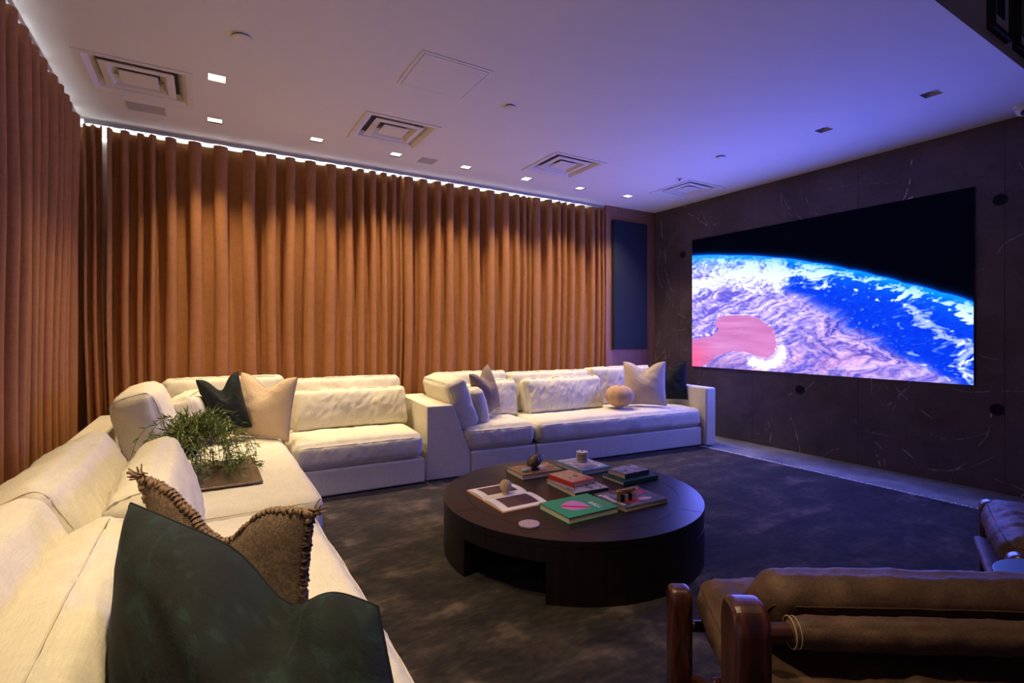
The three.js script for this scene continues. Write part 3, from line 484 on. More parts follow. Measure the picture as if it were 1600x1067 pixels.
// throw pillows: a square pillow between a lower edge and an upper edge, creased at the top
function pillow(name, label, m, left, right_, up, o = {}) {   // left and right_: the two upper corners
  const { thick = 0.09, chop = 0.1, group, hgt = 0.46, sd = 1, ear = 0.06, at0 = 0, cw = 0.42, crease = 0.35, taper = 0 } = o, n = 34, right = right_.clone().sub(left), size = right.length(), P = [], UV = [], I = [];
  const X = right.clone().normalize(), Y = o.shear ? up.clone().normalize() : up.clone().addScaledVector(X, -up.dot(X)).normalize(), Z = X.clone().cross(Y).normalize();
  const at = (u, v, side) => {
    const iu = ear * (1 - v * v), iv = ear * (1 - u * u);
    let x = u * size / 2 * (1 - iu), y = v * hgt / 2 * (1 - iv);
    const bulge = Math.pow(Math.max(0, (1 - u ** 4) * (1 - v ** 4)), 0.5) * (0.55 + 0.45 * (1 - u * u) * (1 - v * v));
    const cut = Math.exp(-(((u - at0) / cw) ** 2)) * (1 - u ** 6) * smooth(-0.2, 1, v);
    y -= chop * cut; let z = side * thick * bulge * (1 - crease * cut); x *= 1 - taper * (1 - v) / 2;
    z += side * 0.004 * fbm(u * 3 + sd, v * 3, side, 3) * bulge * 4 + side * bulge * 0.014 * (1 - Math.abs(noise(u * 3.5 + sd, (v + Math.abs(u) * 0.8) * 3, sd * 3)) - 0.8) * smooth(-0.2, 0.8, v);
    y -= hgt * 0.03 * (1 - v) * u * u * 0; return X.clone().multiplyScalar(x).addScaledVector(Y, y + hgt / 2).addScaledVector(Z, z);
  };
  for (const side of [1, -1]) { const b = P.length / 3; for (let j = 0; j <= n; j++) for (let i = 0; i <= n; i++) { const u = Math.sin((i / n - 0.5) * Math.PI), v = Math.sin((j / n - 0.5) * Math.PI), q = at(u, v, side); P.push(q.x, q.y, q.z); UV.push(u * size / 2, v * hgt / 2); } for (let j = 0; j < n; j++) for (let i = 0; i < n; i++) { const a = b + j * (n + 1) + i, c = a + n + 1; if (side > 0) I.push(a, a + 1, c, a + 1, c + 1, c); else I.push(a, c, a + 1, a + 1, c, c + 1); } }
  const g = new THREE.BufferGeometry(); g.setAttribute('position', new THREE.Float32BufferAttribute(P, 3)); g.setAttribute('uv', new THREE.Float32BufferAttribute(UV, 2)); g.setIndex(I); smoothNormals(g);
  const t = thing(name, label, 'pillow', [0, 0, 0], 0, group);
  t.position.copy(left).addScaledVector(right, 0.5).addScaledVector(Y, -hgt);
  const body = obj('cover', g, m, t); conform(body, o.margin ?? 0.014);
  t.updateWorldMatrix(true, false); const inv = t.matrixWorld.clone().invert();
  const rim = []; for (let k = 0; k < 120; k++) { const f = k / 30, e = Math.floor(f), q = Math.sin(((f - e) - 0.5) * Math.PI); const w = at(...[[q, -1], [1, q], [-q, 1], [-1, -q]][e], 1).applyMatrix4(t.matrixWorld); rim.push(yieldPoint(w, o.rimGap ?? 0.017).applyMatrix4(inv)); }
  return { t, at, rim, body, dir: (x, y, z) => X.clone().multiplyScalar(x).addScaledVector(Y, y).addScaledVector(Z, z) };
}
function seamOn(p, m, r = 0.0025) { obj('edge_seam', tube(p.rim, r, 260, 5, true), m, p.t); solid(p.t); }
// near pillows on the long sofa
{
  const a = pixel(222, 748, 1.50), b = pixel(486, 802, 1.42);
  const p = pillow('throw_pillow', 'taupe woven throw pillow with a frayed fringe on the long sofa', M.taupe, a, b, V(-0.10, 1, -0.10), { shear: true, taper: 0.3, margin: 0.02, hgt: 0.40, thick: 0.09, chop: 0.13, sd: 3, ear: 0.03, at0: -0.1, cw: 0.42, rimGap: 0.03 });
  const ropes = [];
  const rope = (r0, off) => { const pts = p.rim.map((q, k) => q.clone().add(p.dir(0, 0, off + 0.004 * Math.sin(k * 2.6)))); const g = new THREE.TubeGeometry(new THREE.CatmullRomCurve3(pts, true), 620, r0, 7, true); const ps = g.attributes.position; for (let i = 0; i < ps.count; i++) { const s = Math.floor(i / 8); const k = 1 + 0; ps.setXYZ(i, ps.getX(i) * k + 0.004 * noise(s * 0.9, 1.1), ps.getY(i) * k + 0.004 * noise(s * 0.9, 7.1), ps.getZ(i) + 0.007 * Math.sin(s * 1.35) + 0.004 * noise(s * 0.7, 3.3)); } return g; };
  ropes.push(rope(0.009, 0.006), rope(0.008, -0.008));
  obj('fringe', ropes, M.fringeTaupe, p.t);
  const tufts = [];
  for (const [u, v] of [[-1, 1], [1, 1], [1, -1], [-1, -1]]) { const q = p.rim.reduce((m2, r2) => r2.distanceTo(p.at(u, v, 1)) < m2.distanceTo(p.at(u, v, 1)) ? r2 : m2).clone(); for (let k = 0; k < (v > 0 ? 26 : 0); k++) { const d = p.dir(u * (0.2 + rnd()), v * (0.3 + rnd()) * 0.6, (rnd() - 0.5) * 1.6).normalize(), L = 0.022 + 0.03 * rnd(); const m1 = q.clone().addScaledVector(d, L * 0.5).add(V(0, 0.006 * (rnd() - 0.5), 0)), m2 = q.clone().addScaledVector(d, L).add(V(0.008 * (rnd() - 0.5), -0.008 * rnd(), 0)); tufts.push(tube([q.clone().add(V((rnd() - 0.5) * 0.03, (rnd() - 0.5) * 0.03, 0)), m1, m2], 0.0022, 6, 4)); } }
  for (let k = 0; k < 260; k++) { const q = p.rim[Math.floor(rnd() * 120)]; const cl = clearance(q.clone().add(p.t.position)); if (cl && cl.sd < 0.045) continue; const d = V((rnd() - 0.5), (rnd() - 0.5), (rnd() - 0.5) * 2).normalize(); tufts.push(tube([q, q.clone().addScaledVector(d, 0.008), q.clone().addScaledVector(d, 0.016).add(V(0, -0.003, 0))], 0.0018, 4, 4)); }
  const tf = obj('tassels', tufts, M.fringeTaupe, p.t); tf.userData.kind = 'stuff'; solid(p.t);
}
{
  const a = pixel(203, 786, 1.12), b = pixel(590, 948, 0.92), up = FWD.clone().multiplyScalar(0.16).addScaledVector(RGT, -0.10).add(V(0, 0.22, 0));
  const p = pillow('throw_pillow', 'large dark green velvet pillow with deep crease leaning on the taupe pillow', M.green, a, b, up, { hgt: 0.43, thick: 0.145, chop: 0.065, sd: 5, ear: 0.0, at0: 0.34, cw: 0.26, crease: 0.8, shear: true });
  seamOn(p, M.green, 0.003);
}
// pillows in the corner
{
  const p = pillow('throw_pillow', 'dark green velvet pillow behind the plant beside a bouclé pillow', M.green, pixel(306, 594, 3.66), pixel(372, 580, 3.84), V(-0.02, 1, -0.16), { hgt: 0.43, thick: 0.09, chop: 0.10, sd: 7 });
  seamOn(p, M.green);
  const q = pillow('throw_pillow', 'cream bouclé throw pillow beside the small green velvet pillow', M.boucle, pixel(377, 582, 4.0), pixel(465, 590, 3.88), V(-0.02, 1, -0.22), { hgt: 0.48, thick: 0.085, chop: 0.085, sd: 9 });
  seamOn(q, M.boucle, 0.004);
}
// pillows on the right sofa
{
  const L = (x, y, z) => V(x, y, z).applyAxisAngle(V(0, 1, 0), rightTurn).add(V(...rightAt));
  const D = (x, y, z) => V(x, y, z).applyAxisAngle(V(0, 1, 0), rightTurn);
  const a = pillow('throw_pillow', 'grey taupe linen throw pillow wedged at the angled sofa arm', M.taupeSmooth, pixel(733, 585, 4.66), pixel(762, 569, 4.98), D(-0.22, 1, -0.10), { hgt: 0.43, thick: 0.10, chop: 0.07, sd: 11 });
  seamOn(a, M.taupeSmooth);
  const b = pillow('throw_pillow', 'pale bouclé throw pillow in front of the navy pillow', M.boucleGrey, pixel(974, 565, 5.74), pixel(1040, 565, 5.62), D(-0.03, 1, -0.26), { hgt: 0.48, thick: 0.09, chop: 0.08, sd: 13 });
  seamOn(b, M.boucleGrey, 0.004);
  const c = pillow('throw_pillow', 'dark navy velvet pillow against the square sofa arm', M.navy, pixel(1012, 568, 6.10), pixel(1072, 565, 5.84), D(0.0, 1, -0.10), { margin: 0.024, hgt: 0.43, thick: 0.09, chop: 0.07, sd: 15 });
  seamOn(c, M.navy);
  const t = thing('ball_cushion', 'round peach gathered ball cushion on the right sofa', 'cushion', L(2.205, 0.452, -0.29).toArray());
  const g = new THREE.SphereGeometry(0.15, 64, 40), p = g.attributes.position, uv = g.attributes.uv;
  for (let i = 0; i < p.count; i++) { const q = V(p.getX(i), p.getY(i), p.getZ(i)), an = Math.atan2(q.z, q.x), yy = q.y / 0.15; const k = 1 + 0.02 * Math.sin(an * 11 + 2 * noise(yy * 2, 1)) * (1 - yy * yy); p.setXYZ(i, q.x * k, q.y * 0.82 - 0.018 * Math.exp(-((1 - Math.abs(yy)) / 0.06)) * Math.sign(yy) + 0.123, q.z * k); uv.setXY(i, uv.getX(i) * 0.8, uv.getY(i) * 0.4); }
  g.computeVertexNormals(); obj('cover', g, M.ball, t); obj('button', new THREE.SphereGeometry(0.016, 16, 10).scale(1, 0.5, 1).translate(0, 0.232, 0), M.ball, t);
}

// ---------------------------------------------------------------- tray with trailing plant
{
  const t = thing('serving_tray', 'brown wooden tray inset on the cream corner unit under the plant', 'tray', [0.035, 0.4585, -3.30]);
  obj('board', rbox(0.46, 0.010, 0.60, 0.003).translate(0, 0.005, 0), M.tray, t);
  const pl = thing('trailing_plant', 'leafy green trailing plant in a low glass vase on the tray', 'plant', [-0.07, 0.469, -3.29]);
  obj('vase', new THREE.LatheGeometry([[0, 0], [0.055, 0], [0.075, 0.03], [0.078, 0.08], [0.06, 0.13], [0.063, 0.14], [0.057, 0.14], [0.054, 0.13], [0.072, 0.08], [0.069, 0.032], [0.052, 0.006], [0, 0.006]].map(a => new THREE.Vector2(...a)), 40), M.glass, pl);
  solid(t); pl.updateWorldMatrix(true, false); const off = pl.position, stems = [], A = [], B = [];
  const leafShape = new THREE.BufferGeometry(); leafShape.setAttribute('position', new THREE.Float32BufferAttribute([0, 0, 0, 0.0031, 0.013, 0.001, 0, 0.014, -0.001, -0.0031, 0.013, 0.001, 0.001, 0.036, 0.004], 3)); leafShape.setIndex([0, 1, 2, 0, 2, 3, 1, 4, 2, 2, 4, 3]); leafShape.setAttribute('uv', new THREE.Float32BufferAttribute(new Array(10).fill(0), 2)); leafShape.computeVertexNormals();
  for (let k = 0; k < 130; k++) {
    const an = rnd() * 6.283, reach = 0.07 + 0.28 * rnd(), rise = 0.06 + 0.15 * rnd(), drop = k % 4 === 0 ? 0.05 + 0.10 * rnd() : 0.24 + 0.16 * rnd();
    const ex = Math.cos(an) * reach * (Math.cos(an) < 0 ? 0.85 : 0.98), ez = Math.sin(an) * reach * 0.82;
    const pts = [V(0.02 * Math.cos(an), 0.10, 0.02 * Math.sin(an)), V(ex * 0.35, 0.14 + rise, ez * 0.35), V(ex * 0.75, 0.13 + rise * 0.75, ez * 0.75), V(ex, Math.max(0.012, 0.13 + rise * 0.7 - drop * 0.6), ez), V(ex * 1.06 + 0.02 * (rnd() - 0.5), Math.max(0.012, 0.12 + rise * 0.5 - drop), ez * 1.06)];
    const raw = new THREE.CatmullRomCurve3(pts), cv = new THREE.CatmullRomCurve3(raw.getPoints(14).map(q => yieldPoint(q.add(off), 0.012).sub(off))); stems.push(new THREE.TubeGeometry(cv, 20, 0.0011, 4));
    const nl = 26; for (let j = 3; j < nl; j++) { const q = cv.getPoint(j / nl), tg = cv.getTangent(j / nl), sd = V(rnd() - 0.5, rnd() - 0.35, rnd() - 0.5).normalize(), dir = tg.clone().multiplyScalar(0.75).add(sd.multiplyScalar(0.85)).normalize(); const mt = new THREE.Matrix4().compose(q, new THREE.Quaternion().setFromUnitVectors(V(0, 1, 0), dir), V(1, 1, 1).multiplyScalar(0.85 + 0.65 * rnd())); let ok = true; for (const h of [0.012, 0.034]) { const c = clearance(V(0, h, 0).applyMatrix4(mt).add(off)); if (c && c.sd < 0.008) ok = false; } if (ok) (k % 4 ? A : B).push(leafShape.clone().applyMatrix4(mt)); }
  }
  obj('stems', stems, M.stem, pl);
  obj('foliage', A, M.leaf, pl).userData.kind = 'stuff'; obj('foliage', B, M.leafPale, pl).userData.kind = 'stuff';
}

// ---------------------------------------------------------------- coffee table
const TC = [1.87, -2.44], TOP = 0.31;
{
  const t = thing('coffee_table', 'low round dark oak drum coffee table on the rug', 'table', [TC[0], 0, TC[1]]);
  const R = 0.75, D2 = Math.PI / 180;
  const sector = (r0, r1, a0, a1, y0, y1, bev = 0) => {
    const s = new THREE.Shape(); s.absarc(0, 0, r1, -a0, -a1, true); s.absarc(0, 0, r0, -a1, -a0, false); s.closePath();
    return uvMetres(new THREE.ExtrudeGeometry(s, { depth: y1 - y0 - 2 * bev, bevelEnabled: bev > 0, bevelSize: bev, bevelThickness: bev, bevelOffset: -bev, bevelSegments: 2, curveSegments: 48 }).translate(0, 0, bev).rotateX(-HP).translate(0, y0, 0));
  };
  const turnUv = (g, a) => { const uv = g.attributes.uv; for (let i = 0; i < uv.count; i++) { const x = uv.getX(i), y = uv.getY(i); uv.setXY(i, x * Math.cos(a) - y * Math.sin(a), x * Math.sin(a) + y * Math.cos(a)); } return g; };
  const disc = new THREE.LatheGeometry([[0, 0.285], [0.618, 0.285], [0.6185, 0.309], [0.6175, 0.31], [0, 0.31]].map(a => new THREE.Vector2(...a)), 96); uvMetres(disc);
  obj('table_top', disc, M.table, t);
  [[61, 181], [181, 301], [301, 421]].forEach(([a, b], i) => obj('rim_board', turnUv(sector(0.6195, R, a * D2 + 0.0012, b * D2 - 0.0012, 0.275, TOP, 0.0015), i * 2.1), M.table, t));
  obj('apron', sector(R - 0.06, R - 0.001, 0, 359.99 * D2, 0.205, 0.2745), M.table, t);
  obj('leg_panel', sector(R - 0.16, R - 0.0005, 173 * D2, 316 * D2, 0.014, 0.2045), M.table, t);
  obj('leg_panel', sector(R - 0.16, R - 0.0005, -7 * D2, 136 * D2, 0.014, 0.2045), M.table, t);
}
function book(label, front, w, d, th, y, turn, o) {
  const { cover, spineSide = 'none', art, group, pages = M.pages, spine } = o, t = thing('book', label, 'book', [front[0], y, front[1]], turn, group), b = 0.0028, cm = std({ color: rgb(...cover), roughness: o.rough ?? 0.55 });
  obj('front_cover', rbox(w, b, d, 0.001, 2).translate(w / 2, th - b / 2, -d / 2), cm, t);
  obj('back_cover', rbox(w, b, d, 0.001, 2).translate(w / 2, b / 2, -d / 2), cm, t);
  const in_ = 0.004, x0 = spineSide === 'left' ? b : in_, z1 = spineSide === 'front' ? b : in_;
  obj('page_block', box(x0, w - in_, b, th - b, -d + in_, -z1), pages, t);
  const sm = spine ? std({ color: rgb(...spine), roughness: 0.6 }) : cm;
  if (spineSide === 'left') obj('spine', box(0, b, b, th - b, -d, 0), sm, t); else if (spineSide === 'front') obj('spine', box(0, w, b, th - b, -b, 0), sm, t); else if (spineSide === 'right') obj('spine', box(w - b, w, b, th - b, -d, 0), sm, t); else obj('spine', box(0, w, b, th - b, -d, -d + b), sm, t);
  if (art) { const a = art.area ?? [0.004, 0.004, 0.004, 0.004]; obj('cover_print', new THREE.PlaneGeometry(w - a[0] - a[1], d - a[2] - a[3]).rotateX(-HP).translate((w + a[0] - a[1]) / 2, th + 0.0004, -(d + a[2] - a[3]) / 2), std({ map: art.tex, roughness: 0.45 }), t); }
  return t;
}
const blotch = (bg, cols, n, big = 0.2, extra) => canvasTex(256, 256, (g, w, h) => { g.fillStyle = bg; g.fillRect(0, 0, w, h); for (let i = 0; i < n; i++) { g.fillStyle = cols[Math.floor(rnd() * cols.length)]; g.beginPath(); g.ellipse(rnd() * w, rnd() * h, w * big * rnd() * 0.6 + 2, h * big * rnd() * 0.35 + 2, rnd() * 6, 0, 7); g.fill(); } extra?.(g, w, h); });
book('thick brown illustrated book under the dark shell ornament', [1.735, -2.762], 0.315, 0.225, 0.032, TOP, -0.05, { cover: [0.16, 0.10, 0.05], art: { tex: blotch('#8d6a3e', ['#a5814d', '#6d4d2a', '#b98a62', '#c2603a', '#8a7a52'], 70, 0.22, (g, w, h) => { g.strokeStyle = '#5a3d20'; g.lineWidth = 3; for (let k = 0; k < 5; k++) { g.beginPath(); g.moveTo(0, h * (0.55 + k * 0.09)); g.lineTo(w * 0.32, h * (0.8 + k * 0.05)); g.stroke(); } g.fillStyle = '#e0c9ae'; g.save(); g.translate(w * 0.72, h * 0.24); g.rotate(0.1); for (let k = 0; k < 4; k++) g.fillRect(-30, k * 13, 84 - 12 * k, 6); g.restore(); g.fillStyle = '#6c66b0'; g.beginPath(); g.ellipse(w * 0.62, h * 0.62, 34, 26, 0, 0, 7); g.fill(); g.fillStyle = '#a9a3d8'; g.beginPath(); g.ellipse(w * 0.66, h * 0.6, 18, 18, 0, 0, 7); g.fill(); }) } });
book('blue bordered art book under the candle', [2.131, -2.65], 0.246, 0.316, 0.030, TOP, -0.02, { cover: [0.02, 0.26, 0.46], spineSide: 'right', art: { area: [0.012, 0.008, 0.028, 0.006], tex: blotch('#b7a9ac', ['#cfc4c4', '#8d8088', '#a4979c', '#d9cfd2', '#77707e'], 34, 0.34) } });
book('black and white patterned book under the red book', [1.814, -2.32], 0.24, 0.315, 0.026, TOP, -0.05, { cover: [0.42, 0.40, 0.42], spineSide: 'front', spine: [0.03, 0.03, 0.035], art: { tex: blotch('#a9a3aa', ['#b8b2ba', '#8f8991'], 16, 0.4, (g, w, h) => { g.strokeStyle = '#151317'; g.lineCap = 'round'; for (let k = 0; k < 12; k++) { g.lineWidth = 4 + rnd() * 9; g.beginPath(); const x = rnd() * w, y = rnd() * h; g.moveTo(x, y); g.quadraticCurveTo(x + 60 * (rnd() - 0.5), y + 50, x + 90 * (rnd() - 0.3), y + 70 * (rnd() - 0.2)); g.stroke(); } }) } });
book('small red spined book on the black and white book', [1.864, -2.402], 0.18, 0.237, 0.027, TOP + 0.0268, 0.08, { cover: [0.62, 0.035, 0.02], spineSide: 'left', art: { area: [0.006, 0.002, 0.02, 0.002], tex: blotch('#d6a878', ['#dcb48a', '#c98c62', '#b0605a', '#d09a6c'], 26, 0.28, (g, w, h) => { g.fillStyle = '#8c3a1c'; g.beginPath(); g.ellipse(w * 0.62, h * 0.6, 30, 22, 0, 0, 7); g.fill(); g.fillStyle = '#5a4036'; for (let k = 0; k < 26; k++) g.fillRect(rnd() * w * 0.4, rnd() * h, 6, 4); g.fillStyle = '#e8772a'; g.font = 'bold 46px sans-serif'; g.fillRect(w * 0.3, h * 0.86, w * 0.6, 16); }) } });
book('dark green cloth book under a small grey book', [2.205, -2.342], 0.297, 0.203, 0.024, TOP, 0.0, { cover: [0.008, 0.06, 0.045], spineSide: 'front', rough: 0.8 });
book('small grey photo book stacked on the dark green book', [2.25, -2.376], 0.215, 0.158, 0.032, TOP + 0.0245, 0.04, { cover: [0.10, 0.10, 0.11], spineSide: 'front', spine: [0.05, 0.05, 0.055], art: { area: [0.001, 0.001, 0.001, 0.001], tex: blotch('#8f8a94', ['#7d7884', '#a7a3ac', '#6c6873', '#b3afba'], 40, 0.4, (g, w, h) => { g.fillStyle = '#2a2630'; g.beginPath(); g.ellipse(w * 0.3, h * 0.62, 26, 24, 0, 0, 7); g.fill(); g.strokeStyle = '#c9c6d2'; g.lineWidth = 4; g.beginPath(); g.moveTo(w * 0.45, h * 0.1); g.lineTo(w * 0.9, h * 0.62); g.stroke(); }) } });
book('bright green book with a pink heart on the cover', [1.531, -2.008], 0.325, 0.26, 0.032, TOP, 0.0, { cover: [0.012, 0.34, 0.16], art: { area: [0.0005, 0.0005, 0.0005, 0.0005], tex: canvasTex(512, 410, (g, w, h) => {
  g.fillStyle = '#1f9c6c'; g.fillRect(0, 0, w, h); const P = (a, b) => [a * w, (1 - b) * h];
  g.fillStyle = '#cf86c4'; g.beginPath(); g.moveTo(...P(0.59, 0.26)); g.bezierCurveTo(...P(0.64, 0.45), ...P(0.64, 0.72), ...P(0.53, 0.775)); g.bezierCurveTo(...P(0.42, 0.80), ...P(0.26, 0.70), ...P(0.225, 0.63)); g.lineTo(...P(0.18, 0.55)); g.bezierCurveTo(...P(0.20, 0.40), ...P(0.25, 0.30), ...P(0.32, 0.275)); g.bezierCurveTo(...P(0.42, 0.24), ...P(0.52, 0.24), ...P(0.59, 0.26)); g.fill();
  g.fillStyle = '#e0123f'; g.beginPath(); g.moveTo(...P(0.25, 0.66)); g.lineTo(...P(0.60, 0.30)); g.lineTo(...P(0.585, 0.26)); g.lineTo(...P(0.52, 0.262)); g.lineTo(...P(0.20, 0.57)); g.closePath(); g.fill();
  g.save(); g.translate(...P(0.69, 0.53)); g.rotate(Math.PI / 2); g.fillStyle = '#f1f1ec'; g.font = 'bold 66px sans-serif'; g.textBaseline = 'alphabetic'; g.fillText('BALL', 0, 0); g.restore();
  g.fillStyle = '#86713f'; g.save(); g.translate(...P(0.835, 0.95)); g.rotate(Math.PI / 2); for (let k = 0; k < 13; k++) g.fillRect(k * 26, -22, 20, 20); g.restore();
}) } });
{
  const mag = (g, w, h) => { g.fillStyle = '#c01f38'; g.beginPath(); g.moveTo(w * 0.42, h * 0.03); g.bezierCurveTo(w * 0.8, h * 0.0, w, h * 0.35, w * 0.93, h * 0.42); g.lineTo(w * 0.68, h * 0.55); g.closePath(); g.fill(); g.fillStyle = '#7fa39b'; g.beginPath(); g.ellipse(w * 0.62, h * 0.3, 34, 18, 0.4, 0, 7); g.fill(); g.fillStyle = '#d59cb4'; g.beginPath(); g.ellipse(w * 0.62, h * 0.75, 44, 22, 0.2, 0, 7); g.fill(); g.fillStyle = '#b5152e'; g.beginPath(); g.ellipse(w * 0.34, h * 0.72, 44, 34, 0.2, 0, 7); g.fill(); g.fillStyle = '#2d5a5c'; g.fillRect(w * 0.6, h * 0.52, 60, 28); g.fillStyle = '#f0e6ea'; g.save(); g.translate(w * 0.05, h * 0.1); g.rotate(Math.PI / 2); for (let k = 0; k < 10; k++) g.fillRect(k * 21, -((k * 37) % 13) - 6, 13, 22); g.restore(); };
  book('thin beige magazine at the bottom of the colourful stack', [1.893, -1.992], 0.316, 0.262, 0.0105, TOP, 0.0, { cover: [0.46, 0.38, 0.28] });
  book('colourful red and black magazine under the gold animal ornament', [1.893, -1.997], 0.312, 0.258, 0.0125, TOP + 0.0108, -0.02, { cover: [0.16, 0.14, 0.12], art: { tex: blotch('#4b4546', ['#6d666a', '#2b2628', '#857a7c', '#5a3034'], 40, 0.3, mag) } });
}
// open book with stone ball
{
  const t = thing('open_book', 'open art book with brown plates lying on the coffee table', 'book', [1.335, TOP, -2.312]);
  const w = 0.285, half = 0.215, seg = 24;
  const pageSide = (s) => { const P = [], I = [], UV = []; for (let i = 0; i <= seg; i++) { const f = i / seg, z = -half + s * half * f, y = 0.006 + 0.016 * Math.pow(Math.sin(Math.PI * Math.min(1, 0.06 + f * 0.9)), 0.7) * (1 - 0.45 * f) - 0.006 * Math.exp(-f * 24); P.push(0, y, z, w, y, z, 0, 0.0028, z, w, 0.0028, z); UV.push(0, f, 1, f, 0, f, 1, f); if (i) { const a = (i - 1) * 4, b = i * 4; const q = (p0, p1, p2, p3) => s > 0 ? I.push(p0, p2, p1, p1, p2, p3) : I.push(p0, p1, p2, p1, p3, p2); q(a, a + 1, b, b + 1); q(b + 2, b + 3, a + 2, a + 3); q(a + 2, a, b + 2, b); q(a + 1, a + 3, b + 1, b + 3); } }
    const e = seg * 4; I.push(e, e + 1, e + 2, e + 1, e + 3, e + 2); const g = new THREE.BufferGeometry(); g.setAttribute('position', new THREE.Float32BufferAttribute(P, 3)); g.setAttribute('uv', new THREE.Float32BufferAttribute(UV, 2)); g.setIndex(I); const k = g.toNonIndexed(); k.computeVertexNormals(); return k; };
  const plate = canvasTex(256, 192, (g, W, H) => { g.fillStyle = '#efe7dc'; g.fillRect(0, 0, W, H); g.fillStyle = '#4d2620'; g.fillRect(W * 0.16, H * 0.14, W * 0.7, H * 0.68); g.fillStyle = '#5f3a30'; g.fillRect(W * 0.16, H * 0.14, W * 0.36, H * 0.68); g.fillStyle = '#3a2624'; for (let i = 0; i < 90; i++) g.fillRect(W * 0.16 + rnd() * W * 0.68, H * 0.14 + rnd() * H * 0.66, 8 * rnd(), 2); });
  const pm = std({ map: plate, roughness: 0.7, side: THREE.DoubleSide });
  obj('left_pages', pageSide(-1), pm, t); obj('right_pages', pageSide(1), pm, t);
  obj('cover', box(-0.004, w + 0.004, 0, 0.0026, -2 * half - 0.004, 0.004), std({ color: rgb(0.55, 0.17, 0.05), roughness: 0.6 }), t);
  const s = thing('stone_ball', 'round beige stone ball ornament on the open book', 'ornament', [1.487, TOP + 0.0175, -2.55]);
  const g = new THREE.SphereGeometry(0.035, 40, 28), p = g.attributes.position; for (let i = 0; i < p.count; i++) { const q = V(p.getX(i), p.getY(i), p.getZ(i)); q.multiplyScalar(1 + 0.012 * fbm(q.x * 60, q.y * 60, q.z * 60, 3)); p.setXYZ(i, q.x, q.y, q.z); } g.computeVertexNormals();
  obj('ball', g.translate(0, 0.041, 0), std({ color: rgb(0.62, 0.47, 0.31), roughness: 0.9, bumpMap: boucleBump, bumpScale: 0.002 }), s);
  obj('foot', new THREE.LatheGeometry([[0, 0], [0.021, 0], [0.022, 0.006], [0.019, 0.012], [0, 0.012]].map(a => new THREE.Vector2(...a)), 30), std({ color: rgb(0.62, 0.47, 0.31), roughness: 0.9 }), s);
}
// candle
{
  const t = thing('candle', 'white wax candle in a glass tumbler on the blue book', 'candle', [2.212, TOP + 0.0308, -2.755]); t.scale.setScalar(1.25);
  obj('tumbler', new THREE.LatheGeometry([[0, 0], [0.033, 0], [0.035, 0.004], [0.035, 0.09], [0.0325, 0.09], [0.0322, 0.02], [0, 0.018]].map(a => new THREE.Vector2(...a)), 48), M.glass, t);
  obj('wax', new THREE.CylinderGeometry(0.0318, 0.0318, 0.056, 40).translate(0, 0.05, 0), M.wax, t);
  obj('wick', new THREE.CylinderGeometry(0.002, 0.002, 0.012, 8).translate(0, 0.083, 0), M.blackCloth, t);
  const a0 = -2.5;
  const lab = new THREE.CylinderGeometry(0.0353, 0.0353, 0.042, 32, 1, true, 0, 1.7).translate(0, 0.056, 0).rotateY(-1.55);
  obj('paper_label', lab, std({ side: THREE.DoubleSide, roughness: 0.8, map: canvasTex(256, 160, (g, w, h) => { g.fillStyle = '#cbbfae'; g.fillRect(0, 0, w, h); g.fillStyle = '#2a2226'; g.font = 'bold 52px serif'; g.textAlign = 'center'; g.fillText('NUIT', w * 0.5, h * 0.5); g.fillStyle = '#8f8478'; g.fillRect(w * 0.25, h * 0.68, w * 0.5, 5); }) }), t);
}
